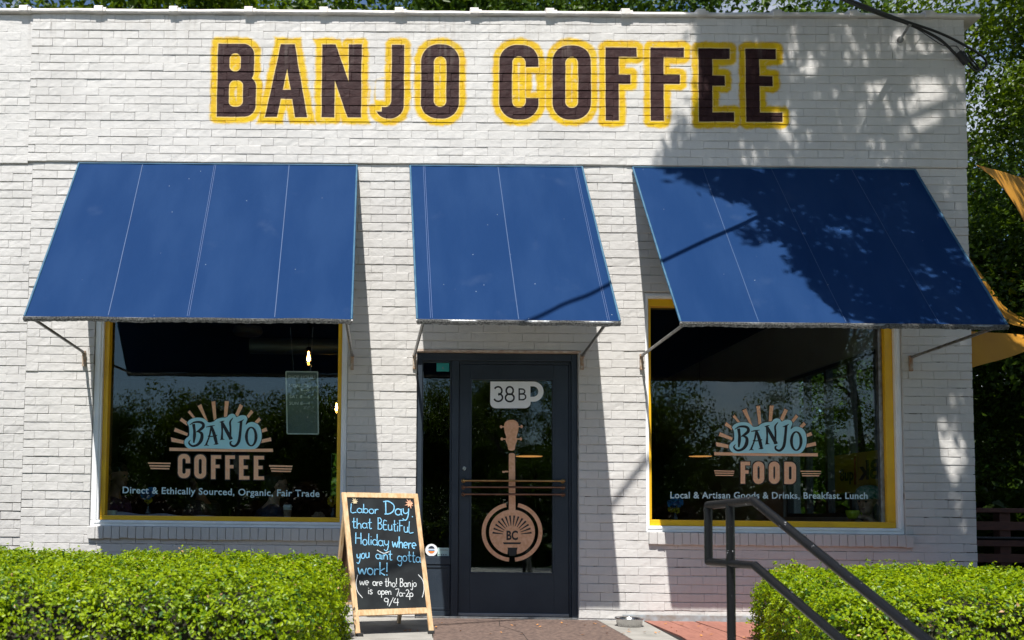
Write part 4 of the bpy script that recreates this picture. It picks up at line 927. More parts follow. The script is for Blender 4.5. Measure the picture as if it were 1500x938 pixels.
def hedge(name, x0, x1, y0, y1, zt, n, label, seed, shear=0):
    g = np.random.default_rng(seed)
    hz = zt; t_ = thing(name, label, 'hedge', ((x0+x1)/2, (y0+y1)/2, 0), 'clipped hedges in front of the shop')
    # points on a rounded box: superellipsoid cross-section
    cx, cy = (x0+x1)/2, (y0+y1)/2; hx, hy = (x1-x0)/2, (y1-y0)/2; rc = .22
    P = []; Nv = []
    areas = np.array([(x1-x0)*(y1-y0)*1.25, (x1-x0)*hz*1.1, (y1-y0)*hz, (y1-y0)*hz, (x1-x0)*hz*.25]); sel = g.choice(5, n, p=areas/areas.sum())
    u, v = g.random(n), g.random(n); X = np.empty(n); Y_ = np.empty(n); Z_ = np.empty(n); NX = np.zeros((n, 3))
    for k in range(5):
        m_ = sel == k
        if k == 0: X[m_] = x0+u[m_]*(x1-x0); Y_[m_] = y0+v[m_]*(y1-y0); Z_[m_] = hz; NX[m_] = (0, 0, 1)
        if k == 1: X[m_] = x0+u[m_]*(x1-x0); Z_[m_] = v[m_]*hz; Y_[m_] = y0; NX[m_] = (0, -1, 0)
        if k == 2: Y_[m_] = y0+u[m_]*(y1-y0); Z_[m_] = v[m_]*hz; X[m_] = x0; NX[m_] = (-1, 0, 0)
        if k == 3: Y_[m_] = y0+u[m_]*(y1-y0); Z_[m_] = v[m_]*hz; X[m_] = x1; NX[m_] = (1, 0, 0)
        if k == 4: X[m_] = x0+u[m_]*(x1-x0); Z_[m_] = v[m_]*hz; Y_[m_] = y1; NX[m_] = (0, 1, 0)
    C = np.stack([X, Y_, Z_], 1)
    # round the corners: pull towards an inner box
    inn = np.stack([np.clip(X, x0+rc, x1-rc), np.clip(Y_, y0+rc, y1-rc), np.minimum(Z_, hz-rc)], 1); d = C-inn; L_ = np.linalg.norm(d, axis=1, keepdims=True); dn = d/np.maximum(L_, 1e-5)
    C = inn+dn*np.minimum(L_, rc); NX = dn
    lump = .030*np.sin(C[:, 0]*5.1+seed)*np.cos(C[:, 1]*4.3+seed*2)+.020*np.sin(C[:, 0]*13+C[:, 1]*9+C[:, 2]*11)+.016*np.sin(C[:, 0]*29+C[:, 2]*23+C[:, 1]*31)
    depth = np.abs(g.normal(0, .042, n))-.010
    # sprigs: gather leaves in tufts
    C = C+NX*(lump-depth)[:, None]
    nt_ = n//10; ti = g.integers(0, n, nt_); tuft = C[ti]+NX[ti]*g.uniform(.0, .028, nt_)[:, None]; k7 = 7
    TC = np.repeat(tuft, k7, 0)+g.normal(0, .010, (nt_*k7, 3)); TN = np.repeat(NX[ti], k7, 0)
    tall = g.random(nt_) < .012; extra = []
    ci = np.where(tall & (NX[ti][:, 2] > .5))[0]
    for c in ci[:60]:
        h = g.uniform(.03, .09); nl = int(h*220)
        zz = np.linspace(0, h, nl); lean = g.normal(0, .15, 2); pc = tuft[c]+np.stack([zz*lean[0], zz*lean[1], zz], 1)+g.normal(0, .007, (nl, 3)); extra.append(pc)
    C = np.concatenate([C, TC]+extra); NX = np.concatenate([NX, TN]+[np.tile([[0, 0, 1.0]], (len(e_), 1)) for e_ in extra])
    NX = NX+g.normal(0, .62, NX.shape)+np.array([[0, -.15, .35]])
    # gaps between the shoots: thin the leaves where the growth is open
    nn = np.sin(C[:, 0]*41+seed)*np.sin(C[:, 1]*37+1.3*seed)+np.sin(C[:, 2]*47+C[:, 0]*17)*.8+np.sin(C[:, 0]*11+C[:, 2]*13+C[:, 1]*9)*.7
    keep = (nn > -.75) | (g.random(len(C)) < .22); C = C[keep]; NX = NX[keep]
    C[:, 0] += shear*(C[:, 1]-y1)*np.clip(1-(C[:, 0]-x0)/1.6, 0, 1)
    s = g.uniform(.013, .023, len(C)); kind_ = g.random(len(C))
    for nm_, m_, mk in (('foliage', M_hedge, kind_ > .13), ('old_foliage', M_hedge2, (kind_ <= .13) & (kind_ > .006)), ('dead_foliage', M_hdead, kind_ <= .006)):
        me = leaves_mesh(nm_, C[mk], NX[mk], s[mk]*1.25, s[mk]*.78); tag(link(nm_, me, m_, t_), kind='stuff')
    # dark core in place of twigs, added inside to block light
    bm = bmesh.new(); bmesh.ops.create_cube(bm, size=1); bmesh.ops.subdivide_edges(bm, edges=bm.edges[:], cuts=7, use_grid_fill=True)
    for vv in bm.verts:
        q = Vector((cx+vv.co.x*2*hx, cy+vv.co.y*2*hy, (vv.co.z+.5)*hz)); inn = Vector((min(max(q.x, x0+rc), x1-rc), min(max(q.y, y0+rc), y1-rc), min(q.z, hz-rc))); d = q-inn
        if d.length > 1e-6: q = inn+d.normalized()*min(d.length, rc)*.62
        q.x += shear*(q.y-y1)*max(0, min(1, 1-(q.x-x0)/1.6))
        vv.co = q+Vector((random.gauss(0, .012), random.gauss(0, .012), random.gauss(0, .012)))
    MB().bm(bm).build('light_block_core', M_hcore, t_)
    return t_
hedge('hedge', -4.9, -.345, -3.95, -1.15, .610, 120000, 'long clipped green hedge in front of the left window', 3)
hedge('hedge', 2.66, 6.9, -3.30, -1.0, .560, 110000, 'clipped green hedge behind the handrail under the right window', 5, .21)

M_tree = leaf_mat('tree_leaf', (.014, .040, .004), (.13, .20, .008), tr=.42, gloss=.2, vs=.5)
M_tree2 = leaf_mat('dark_tree_leaf', (.008, .026, .004), (.075, .135, .008), tr=.3, gloss=.15, vs=.4)
def limbs(mb, p, d, ln, r, depth, g, tips):
    k = 5; pts = [p]; rs = [r]; q = p.copy(); dd = d.copy()
    for i in range(k):
        dd = (dd+Vector(g.normal(0, .13, 3))+Vector((0, 0, .03))).normalized(); q = q+dd*(ln/k); pts.append(q.copy()); rs.append(r*(1-.45*(i+1)/k))
    mb.tube(pts, rs, 7 if depth < 2 else 5)
    if depth >= 3: tips.append(q); tips.append(pts[3]); return
    for j in range(4 if depth == 0 else 3):
        a = g.uniform(0, 2*math.pi); s_ = pts[-1] if j < 2 else pts[3+(j % 2)]
        nd = (dd*.75+Vector((math.cos(a), math.sin(a), g.uniform(-.05, .6)))*.8).normalized(); limbs(mb, s_.copy(), nd, ln*.66, rs[-1]*.75, depth+1, g, tips)
def tree_data(seed, H, crown, nleaf, lsz, mleaf, trunk_r=.22, cl=.5, kz=.8, trunk_h=.32):
    g = np.random.default_rng(seed); mb = MB(); tips = []
    mb.tube([(0, 0, -.1), (.05, .02, H*trunk_h*.5), (0.02, -.04, H*trunk_h)], [trunk_r*1.3, trunk_r, trunk_r*.85], 10)
    limbs(mb, Vector((.02, -.04, H*trunk_h)), Vector((0, 0, 1)), H*.28, trunk_r*.8, 0, g, tips)
    T = np.array([t_[:] for t_ in tips]); nb = 260
    # clump centres spread through a lumpy crown volume, half of them on limb tips
    cc = []
    while len(cc) < nb:
        u = g.normal(size=3); u /= np.linalg.norm(u); rr_ = g.random()**.42
        lob = 1+.22*math.sin(3*math.atan2(u[1], u[0])+seed)+.15*math.sin(5*u[2]+seed*2)
        cc.append(np.array([u[0]*crown*lob, u[1]*crown*lob, u[2]*H*.36*lob])*rr_+np.array([0, 0, H*.64]))
    cc = np.concatenate([np.array(cc), T[g.integers(0, len(T), nb//2)]])
    per = nleaf//len(cc); C = np.repeat(cc, per, 0); off = g.normal(0, 1, C.shape); off /= np.maximum(1, np.linalg.norm(off, axis=1, keepdims=True)/1.6)
    cs = np.repeat(g.uniform(.6, 1.35, len(cc)), per)[:, None]*cl; C = C+off*cs*np.array([[1, 1, .7]])
    Nn = off+g.normal(0, .8, C.shape)+np.array([[0, 0, .6]])
    s = g.uniform(.7, 1.3, len(C))*lsz
    return mb.mesh('trunk'), leaves_mesh('crown', C, Nn, s, s*.55), mleaf
TD = {}
def tree(kind, loc, label, group, scale=1, rot=0, name='tree'):
    tr, cr_, ml = TD[kind]
    t_ = thing(name, label, 'tree', loc, group); t_.rotation_euler = (0, 0, rot); t_.scale = (scale, scale, scale)
    for nm, me, m_ in (('trunk', tr, M_trunk), ('crown', cr_, ml)):
        if not me.materials: me.materials.append(m_)
        o_ = bpy.data.objects.new(nm, me); col.objects.link(o_); o_.parent = t_
    return t_
TD['oak'] = tree_data(1, 14, 4.6, 60000, .17, M_tree, .3, .62)
TD['elm'] = tree_data(2, 17, 5.0, 60000, .19, M_tree2, .32, .7)
TD['small'] = tree_data(3, 7, 2.6, 40000, .14, M_tree, .14, .42, trunk_h=.22)
TD['fine'] = tree_data(4, 6.2, 2.6, 70000, .075, M_tree2, .14, .36, trunk_h=.2)
TD['airy'] = tree_data(6, 13, 4.2, 40000, .105, M_tree, .22, .34, trunk_h=.3)
gb = 'trees rising behind the shop roof'
for i, (x, y, k, s, rz, lab) in enumerate([(-8.3, 20, 'oak', 1.30, 0, 'small leafy tree top just above the left end of the parapet'), (-3.6, 21, 'oak', 1.36, 1.1, 'green tree top above the coping over the letters of BANJO'), (1.2, 20, 'elm', 1.10, 2.3, 'dark tree top above the middle of the coping'),
        (6.0, 19, 'elm', 1.08, 3.2, 'dark tree top above the coping over the word COFFEE'), (9.0, 19, 'elm', 1.10, 4.0, 'dark tree behind the upper right corner of the shop'), (-16.2, 24, 'elm', 1.16, 4.4, 'tree far behind the left end of the roof')]):
    tree(k, (x, y, -.8), lab, gb, s, rz)
def woodland(name, x0, x1, y0, y1, h, n, seed, lab):
    g = np.random.default_rng(seed); nc = n//60; X = g.uniform(x0, x1, nc); Y_ = g.uniform(y0, y1, nc)
    hh = h*(.72+.2*np.sin(X*.31+seed)+.12*np.sin(X*.83+Y_*.4)+.10*g.random(nc)); cc = np.stack([X, Y_, hh*g.random(nc)**.7-.8], 1)
    C = np.repeat(cc, 60, 0)+g.normal(0, .55, (nc*60, 3)); o_ = link(name, leaves_mesh(name, C, g.normal(0, 1, C.shape)+np.array([[0, 0, .7]]), .42, .28), M_tree2); tag(o_, kind='stuff')
woodland('woodland', -75, 75, -64, -52, 8.5, 130000, 3, '')
woodland('woodland', 9, 46, 19, 30, 6, 40000, 8, '')
woodland('undergrowth', 6.0, 22, 7.5, 14, 2.6, 36000, 9, '')
woodland('undergrowth', -6, 6, 12, 14, 2.6, 40000, 10, '')
gs = 'trees in the yard right of the shop'
for i, (x, y, k, s, rz, lab) in enumerate([(8.9, 4.8, 'fine', 1.10, .4, 'fine leaved tree beside the right corner of the shop'), (12.6, 7.0, 'airy', .92, 1.9, 'tall open tree with sky gaps filling the right edge'), (8.4, 8.8, 'fine', 1.0, 2.9, 'bushy tree low behind the right side of the shop'),
        (15.5, 12.5, 'airy', 1.0, 3.6, 'open tree deep in the yard right of the shop'), (10.8, 3.2, 'fine', .8, 5.0, 'young tree behind the brown fence'), (19.5, 15, 'airy', 1.15, .2, 'tall tree beyond the brown fence at far right')]):
    tree(k, (x, y, -.8), lab, gs, s, rz)
# across the road, mirrored in the glass
go = 'trees across the road'
gO = np.random.default_rng(5)
LB = ['broad', 'rounded', 'spreading', 'dense', 'ragged', 'tall', 'stout', 'leafy', 'dark', 'bushy', 'pale', 'open']
for i, x in enumerate([-27, -20, -14, -9.5, -3.5, 3.5, 9, 29, 36, 43]):
    tree(['small', 'oak', 'elm'][i % 3] if i not in (4, 5) else 'small', (x+gO.uniform(-1, 1), -30-gO.uniform(0, 8), -.8), '%s tree across the road from the shop, behind the viewer' % LB[i], go, [1.05, .50, .42][i % 3]*gO.uniform(.9, 1.15) if i not in (4, 5) else 1.1, gO.uniform(0, 6))
tree('airy', (10.4, -12.4, -.8), 'open oak at the near kerb on the right, reflected in the right window', go, .66, 1.0)
tree('small', (-13.5, -24, -.8), 'small street tree near the kerb across the road on the left', go, .8, 2.0)
tree('airy', (4.6, -25, -.8), 'airy tree across the road straight opposite the door', go, .66, 2.6)
# bushes and brown hedge across the road
M_brownbush = leaf_mat('brown_bush_leaf', (.03, .017, .009), (.075, .045, .024), tr=.12, gloss=.05, vs=2)
for i, x in enumerate([-15, -9, -3, 3, 9, 15, 21]):
    g = np.random.default_rng(50+i); n = 9000; u = g.normal(size=(n, 3)); u /= np.linalg.norm(u, axis=1, keepdims=True); u[:, 2] = np.abs(u[:, 2]); rr_ = .75+.25*g.random(n)[:, None]
    C = u*rr_*np.array([[3.1, 1.2, 2.0+.3*(i % 3)]])*(1+.12*np.sin(u[:, :1]*9+i)); me = leaves_mesh('shrub', C, u+g.normal(0, .6, (n, 3)), .22, .15)
    me.materials.append(M_brownbush if i % 3 else M_tree); o = bpy.data.objects.new('shrub', me); col.objects.link(o); o.location = (x, -25, -.8)
    tag(o, '%s shrub along the far pavement, seen only as a reflection' % ['brown', 'russet', 'mixed', 'wide brown', 'green', 'low', 'round'][i], 'shrub', 'shrubs along the far pavement')

# overhanging tree that shades the right part of the front
Sh = SUN
def to_wall(P): return P[0]-Sh.x/Sh.y*P[1], P[2]-Sh.z/Sh.y*P[1]
mask = [(2.36, 4.02), (2.49, 3.66), (2.70, 3.43), (2.82, 3.14), (3.0, 3.2), (3.11, 2.85), (2.97, 2.2), (3.05, 2.0), (3.24, 2.15), (3.34, 1.68), (3.36, 1.15), (3.46, .9), (3.58, .35), (3.78, .12), (4.9, .05), (5.6, .3), (6.2, 3), (6.0, 6.4), (2.75, 6.4), (2.60, 5.4), (2.62, 4.6), (2.46, 4.25)]
spots = [(3.55, 4.95, .05, .14), (3.62, 4.75, .05, .09), (4.05, 4.45, .07, .22), (4.2, 4.1, .10, .16), (4.50, 4.95, .13, .26), (4.72, 4.62, .17, .28), (4.33, 5.02, .06, .13), (4.60, 4.22, .10, .10), (3.38, 4.14, .05, .14), (3.52, 4.35, .04, .12), (4.80, 4.9, .10, .2), (4.45, 4.5, .08, .16), (4.85, 4.12, .08, .12),
         (4.72, 2.45, .10, .09), (4.86, 1.6, .05, .22), (4.72, 1.5, .03, .2), (4.80, 1.30, .05, .12), (4.85, 2.05, .08, .12), (4.1, 3.6, .04, .05), (3.5, 2.8, .05, .05), (4.88, 3.0, .06, .2), (4.85, 3.5, .05, .15), (3.8, 4.7, .03, .08), (3.95, 5.1, .05, .07), (4.2, 4.75, .05, .1), (4.1, 4.95, .03, .08)]
spots = [(a+q1*c, b+q2*d, c*.62, d*.62) for a, b, c, d in spots for q1, q2 in ((-.45, .35), (.5, -.4), (.1, .0))]
g = np.random.default_rng(21); cs_ = []
while len(cs_) < 1500:
    x, z = g.uniform(2.2, 6.3), g.uniform(-.1, 6.4)
    if not inpoly(x, z, mask): continue
    if g.random() < .88 and any(((x-a)/(c+.04))**2+((z-b)/(d+.05))**2 < 1 for a, b, c, d in spots): continue
    t_ = g.uniform(3.4, 7.5)
    t_ = max(t_, (5.82-z)/1.168+.45+g.random()*1.2)
    if z < 3.9: t_ = max(t_, 4.2)
    cs_.append(np.array([x, 0, z])-np.array(Sh[:])*t_)
cs_ = np.array(cs_); per = 26; C = np.repeat(cs_, per, 0)+g.normal(0, .055, (len(cs_)*per, 3))
# extra out-of-view clumps added to the crown, to block sky light on the right
far = []
while len(far) < 1500:
    q = np.array([g.uniform(2.6, 12), g.uniform(-8.5, 3), g.uniform(6.5, 13)]); a_, b_ = to_wall(q)
    if q[1] > -1.0 and q[0] < 6.5: continue
    if (a_ > 5.1 or b_ > 6.0) and (q[2]-.918)/(q[1]+7.9+1e-3) > .75 or q[1] < -7.4: far.append(q)
C = np.concatenate([C, np.repeat(np.array(far), 26, 0)+g.normal(0, .16, (len(far)*26, 3))])
shade = thing('tree', 'oak leaning over from the right whose branches shade the shop front', 'tree', (8.3, -2.4, -.8))
tag(link('crown', leaves_mesh('crown', C, g.normal(0, .8, C.shape)+np.array([[.1, .4, 1]]), g.uniform(.07, .125, len(C))*np.where(np.arange(len(C)) < len(cs_)*per, 1, 1.9), g.uniform(.035, .06, len(C))*np.where(np.arange(len(C)) < len(cs_)*per, 1, 2.0)), M_tree, shade), kind='stuff')
mb = MB(); trp = [Vector((8.3, -2.4, -.9)), Vector((8.2, -2.5, 2)), Vector((7.8, -2.6, 4.6)), Vector((7.2, -2.6, 6.6)), Vector((6.6, -2.7, 8.4)), Vector((5.6, -2.8, 9.8))]
mb.tube(spline(trp, 4), [.30-.011*i for i in range(21)], 12); mb.build('trunk', M_trunk, shade)
mb = MB(); hub = [Vector((7.4, -2.6, 6.0)), Vector((6.6, -2.7, 8.4)), Vector((5.6, -2.8, 9.8)), Vector((6.9, -2.65, 7.4))]
for i in range(0, len(cs_), 42):
    e_ = Vector(cs_[i]); h = min(hub, key=lambda q: (q-e_).length); mid = (h+e_)/2+Vector((0, 0, .2)); mb.tube(spline([h, mid, e_], 4), [.05-.0045*k for k in range(9)], 6)
mb.build('branch', M_trunk, shade)

# ------------------------------------------------------------------ CABLES
def cable(pts, r, label, n=8, name='overhead_cable'):
    o_ = MB().tube(spline(pts, 8), r, n).build(name, M_rubberwire); return tag(o_, label, 'cable', 'service cables at the roof corner')
ins = at(1332, 36, -.16)
P1 = at(1215, -12, -.98); P2 = Vector((-10, -12, 10.3))
Q1 = P1+(P2-P1)*.02; Q2 = at(1238, 1, -.8)
cable([P2, P2*.5+P1*.5, P1+(P2-P1)*.1, Q1, P1, Q2, at(1262, 11, -.62), at(1296, 24, -.36), ins, at(1375, 57, -.10), at(1402, 82, -.06)], .011, 'thick black cable running to the splice at the roof corner')
of_ = Vector((0, .01, .028))
cable([P2+of_, P2*.5+P1*.5+of_, P1+(P2-P1)*.1+of_, Q1+of_, P1+of_, Q2+of_, at(1268, 9, -.62), at(1320, 29, -.25), at(1375, 48, -.12), at(1412, 66, -.05), at(1438, 82, .1), at(1445, 94, .2), at(1436, 103, .2), at(1425, 96, .1), at(1411, 76, -.03)], .010, 'second black cable looping round the roof corner')
cable([ins, at(1352, 48, -.04), at(1380, 66, -.03), at(1400, 68, -.03), at(1406, 74, -.04)], .003, 'thin grey drop wire below the thick cable')
cable([at(1412, 90, -.05), at(1428, 104, .05), at(1434, 101, .12), at(1424, 88, .12), at(1417, 78, 0)], .007, 'short drip loop of black wire beside the splice')
a_ = at(1403, 77, -.062); b_ = at(1416, 93, -.055); MBs = MB().tube([a_, b_], .030, 12).build('cable_splice', M_rubberwire); tag(MBs, 'fat black splice sleeve on the cable at the roof corner', 'cable splice')
wb = at(1318, 59, -.02)
ib = MB().tube([(wb.x, -.02, wb.z), (wb.x+.03, -.06, wb.z+.06), ins], .012, 8).tube([(wb.x, -.022, wb.z), (wb.x, -.034, wb.z)], .028, 12).ball(ins, .022, 2).build('cable_hook', M_steel); tag(ib, 'grey metal hook holding the cables on the upper right wall', 'hook')
pole = thing('utility_pole', 'wooden utility pole across the pavement carrying the cables', 'pole', (-10, -12, -.8))
MB().tube([(-10, -12, -.8), (-10, -12, 11.2)], [.17, .12], 12).build('post', M_trunk, pole); MB().box(-11, -9, -12.2, -12.1, 10.25, 10.37, .01).build('crossarm', M_trunk, pole)

# ------------------------------------------------------------------ SHADE SAILS
def sail(pxs, label, n=6):
    """grid between two edge polylines given as surveyed points with their depth"""
    A_ = [at(*q) for q in pxs[0]]; B_ = [at(*q) for q in pxs[1]]; a = spline(A_, n); b = spline(B_, n); k = 6; V = []
    for i in range(len(a)):
        for j in range(k+1): V.append(a[i].lerp(b[i], j/k))
    m_ = len(V); V2 = V+[v+Vector((.0, .006, .002)) for v in V]; F = [(i*(k+1)+j, (i+1)*(k+1)+j, (i+1)*(k+1)+j+1, i*(k+1)+j+1) for i in range(len(a)-1) for j in range(k)]
    o_ = MB().add(V2, F+[tuple(q+m_ for q in f[::-1]) for f in F], True).build('shade_sail', M_sail); return tag(o_, label, 'shade sail', 'orange shade sails right of the shop')
sail([[(1431, 242, 1.6), (1470, 252, 2.4), (1505, 262, 3.0), (1600, 280, 4.5)], [(1432, 243, 1.6), (1466, 272, 2.0), (1502, 328, 2.4), (1570, 470, 3.2)]], 'orange sail with its pointed corner high beside the wall')
sail([[(1416, 372, 2.4), (1445, 412, 2.6), (1475, 452, 2.8), (1520, 475, 3.0)], [(1412, 378, 2.0), (1436, 425, 2.1), (1462, 466, 2.2), (1520, 486, 2.3)]], 'thin curved orange sail edge just past the right awning')
sail([[(1405, 484, 1.5), (1440, 487, 1.6), (1480, 489, 1.8), (1540, 495, 2.0)], [(1405, 545, 1.2), (1440, 534, 1.3), (1480, 523, 1.5), (1540, 500, 1.8)]], 'orange sail panel below the right awning corner')

# ------------------------------------------------------------------ FENCE right of the shop
fn = thing('deck_railing', 'dark red brown wooden deck railing right of the shop', 'railing', (6.3, 1.6, 0))
fy = 1.4
for px in (1467, 1540, 1620): a_ = at(px, 750, fy); MB().box(a_.x-.055, a_.x+.055, fy-.05, fy+.05, -.4, a_.z, .006).build('post', M_fence, fn)
a_ = at(1436, 751, fy); 
MB().box(4.97, 9.5, fy-.09, fy+.07, a_.z-.0, a_.z+.045, .006).build('cap_rail', M_fence, fn)
for dz in (.10, .26, .42, .58): MB().box(4.97, 9.5, fy-.075, fy-.052, a_.z-dz-.075, a_.z-dz+.012, .004).build('rail', M_fence, fn)
p_ = at(1460, 789, .9); tag(MB().tube([(4.98, .9, p_.z+.16), (5.05, .9, p_.z+.05), (5.2, .9, p_.z), (9, .9, p_.z)], .018, 10).build('pipe_rail', M_pipe), 'low black pipe rail in front of the brown deck railing', 'rail')

# ------------------------------------------------------------------ INSIDE THE SHOP
M_skin = mat('tan_skin', (.42, .23, .15), .55, bump=.05, bscale=90); M_skin2 = mat('light_skin', (.56, .34, .24), .55, bump=.05, bscale=90)
M_hair = mat('black_hair', (.010, .008, .007), .45, bump=.6, bscale=60); M_purple = mat('purple_knit', (.10, .035, .11), .85, bump=.4, bscale=70); M_polo = mat('navy_cotton', (.022, .03, .06), .85, bump=.3, bscale=60)
M_stripe = mat('grey_striped_cotton', (.10, .09, .10), .85, c2=(.02, .02, .022), vscale=9, stretch=(.4, 1, 7)); M_hat = mat('green_patterned_cap', (.03, .24, .15), .8, c2=(.45, .55, .5), vscale=38); M_coat = mat('dark_jacket', (.03, .035, .045), .7, bump=.2)
M_limecup = mat('lime_ceramic', (.42, .50, .03), .25); M_paper = mat('white_paper_cup', (.62, .66, .64), .5); M_kraft = mat('kraft_sleeve', (.28, .19, .12), .8, var=.2); M_bflower = mat('blue_petals', (.01, .22, .55), .6, var=.3, vscale=60); M_yflower = mat('yellow_petals', (.65, .50, .01), .6, var=.3, vscale=60)
M_stem = mat('green_stem', (.03, .07, .02), .7); M_vase = mat('dark_glass_vase', (.05, .06, .07), .1, spec=.8)

def smear(parts, vox, m, name, parent):
    """one continuous skin from overlapping tapered capsules"""
    mb = MB()
    for (p_, q_, r1, r2) in parts:
        p_, q_ = Vector(p_), Vector(q_); n = max(1, int((q_-p_).length/max(min(r1, r2)*.4, .004)))
        for i in range(n+1): mb.ball(p_.lerp(q_, i/n), r1+(r2-r1)*i/n, 2 if max(r1, r2) > .012 else 1)
    me = mb.mesh(name); o_ = link(name, me, m, parent); md = o_.modifiers.new('r', 'REMESH'); md.mode = 'VOXEL'; md.voxel_size = vox; sm_ = o_.modifiers.new('s', 'SMOOTH'); sm_.factor = .5; sm_.iterations = 3
    dg = bpy.context.evaluated_depsgraph_get(); nm = bpy.data.meshes.new_from_object(o_.evaluated_get(dg)); o_.modifiers.clear(); o_.data = nm
    nm.polygons.foreach_set('use_smooth', [True]*len(nm.polygons))
    if not nm.materials: nm.materials.append(m)
    return o_
def person(label, hc, face, skin, top, hairkind, arms, extra=None, tilt=0.0, lean=(0, 0)):
    """seated figure; hc head centre, face = unit facing direction (horizontal)"""
    hc = Vector(hc); f_ = Vector((face[0], face[1], 0)).normalized(); s_ = Vector((-f_.y, f_.x, 0)); U_ = Vector((0, 0, 1))
    t_ = thing('person', label, 'person', (hc.x, hc.y, .06), None)
    g_ = lambda a, b, c: hc+f_*a+s_*b+U_*c       # forward, left, up from the head centre
    hd = [(g_(-.015, 0, .03), g_(.02, 0, .02), .088, .085), (g_(.03, 0, -.035), g_(.055, 0, -.075), .062, .042), (g_(-.01, 0, -.06), g_(-.03, 0, -.17), .052, .058),
          (g_(.092, 0, .0), g_(.112, 0, -.028), .010, .014), (g_(.088, .012, -.058), g_(.088, -.012, -.058), .009, .009), (g_(.085, .03, .012), g_(.085, .03, .012), .012, .012), (g_(.085, -.03, .012), g_(.085, -.03, .012), .012, .012),
          (g_(-.005, .088, -.005), g_(-.01, .09, -.03), .014, .010), (g_(-.005, -.088, -.005), g_(-.01, -.09, -.03), .014, .010),
          (g_(-.03, 0, -.17), g_(-.05, 0, -.25), .06, .10), (g_(-.05, .15, -.235), g_(-.05, -.15, -.235), .066, .066)]
    ln = Vector((lean[0], lean[1], 0))
    hp = g_(-.12, 0, -.70)-ln
    hd += [(g_(-.05, .09, -.30), hp+s_*.07, .125, .13), (g_(-.05, -.09, -.30), hp-s_*.07, .125, .13), (hp+s_*.09, hp+s_*.10+f_*.42+U_*.02, .085, .062), (hp-s_*.09, hp-s_*.10+f_*.42+U_*.02, .085, .062),
           (hp+s_*.10+f_*.42+U_*.02, hp+s_*.10+f_*.40-U_*.42, .058, .040), (hp-s_*.10+f_*.42+U_*.02, hp-s_*.10+f_*.40-U_*.42, .058, .040), (hp+s_*.10+f_*.40-U_*.43, hp+s_*.10+f_*.54-U_*.44, .036, .028), (hp-s_*.10+f_*.40-U_*.43, hp-s_*.10+f_*.54-U_*.44, .036, .028)]
    sh_ = {1: g_(-.05, .175, -.25), -1: g_(-.05, -.175, -.25)}; cl = []
    for side_, (el_, wr, fd) in arms.items():
        el_ = g_(*el_); wr = g_(*wr); hd += [(sh_[side_], el_, .052, .040), (el_, wr, .038, .025)]; cl.append((sh_[side_], sh_[side_].lerp(el_, .8), .062, .054))
        fd = (f_*fd[0]+s_*fd[1]+U_*fd[2]).normalized(); side_v = fd.cross(U_).normalized() if abs(fd.z) < .9 else s_
        pm = wr+fd*.045; hd.append((wr, pm+fd*.03, .024, .022)); hd.append((pm+side_v*.02, pm-side_v*.02, .020, .020))
        for j in range(4):
            o1 = pm+fd*.035+side_v*(.026-.0175*j); L_ = [.034, .040, .037, .028][j]; k1 = o1+fd*L_; k2 = k1+(fd*.5-U_*.85).normalized()*L_*.75
            hd += [(o1, k1, .0095, .0088), (k1, k2, .0088, .0075)]
        th = pm-side_v*.0+side_v*.030*side_*-1; hd.append((th, th+(fd*.7+side_v*-side_*.5+U_*.25).normalized()*.055, .011, .009))
    bd = smear(hd, .0085, skin, 'body', t_)
    clo = [(g_(-.045, 0, -.225), g_(-.05, 0, -.30), .085, .128), (g_(-.05, .155, -.245), g_(-.05, -.155, -.245), .078, .078), (g_(-.05, .09, -.31), hp+s_*.07, .140, .146), (g_(-.05, -.09, -.31), hp-s_*.07, .140, .146)]+cl
    smear(clo, .012, top, 'shirt', t_)
    hr_ = []
    if hairkind == 'bun': hr_ = [(g_(-.035, 0, .045), g_(.015, 0, .062), .092, .084), (g_(-.06, 0, .0), g_(-.075, 0, -.03), .075, .055), (g_(-.13, 0, .03), g_(-.155, 0, .03), .042, .038)]
    if hairkind == 'short': hr_ = [(g_(-.035, 0, .045), g_(.01, 0, .060), .091, .082), (g_(-.055, 0, .0), g_(-.065, 0, -.05), .072, .05)]
    if hairkind == 'hat': hr_ = [(g_(-.05, 0, .0), g_(-.07, 0, -.12), .082, .07), (g_(-.02, .05, -.02), g_(-.03, .06, -.13), .05, .04), (g_(-.02, -.05, -.02), g_(-.03, -.06, -.13), .05, .04)]
    smear(hr_, .010, M_hair, 'hair', t_)
    for b_ in (.03, -.03): MB().ball(g_(.094, b_, .012), .010, 2).build('eye', M_vase, t_)
    MB().tube([g_(.097, .022, -.055), g_(.101, 0, -.056), g_(.097, -.022, -.055)], .0045, 6).build('mouth', mat('lip', (.28, .1, .08), .5), t_)
    if hairkind == 'hat':
        MB().lathe([(.112, .0), (.113, .04), (.104, .085), (.075, .115), (.03, .128), (.001, .13)], g_(-.01, 0, .035), 24).build('cap', M_hat, t_); 
        b0_ = g_(.07, 0, .04); MB().add([b0_+f_*a+s_*b+U_*c for a, b, c in ((0, .085, 0), (.05, .07, -.008), (.085, .03, -.014), (.09, 0, -.015), (.085, -.03, -.014), (.05, -.07, -.008), (0, -.085, 0))]+[b0_+f_*a+s_*b+U_*c for a, b, c in ((0, .085, .006), (.05, .07, -.002), (.085, .03, -.008), (.09, 0, -.009), (.085, -.03, -.008), (.05, -.07, -.002), (0, -.085, .006))], [tuple(range(7)), tuple(range(13, 6, -1))]+[(i, i+7, i+8, i+1) for i in range(6)]).build('cap_brim', M_hat, t_)
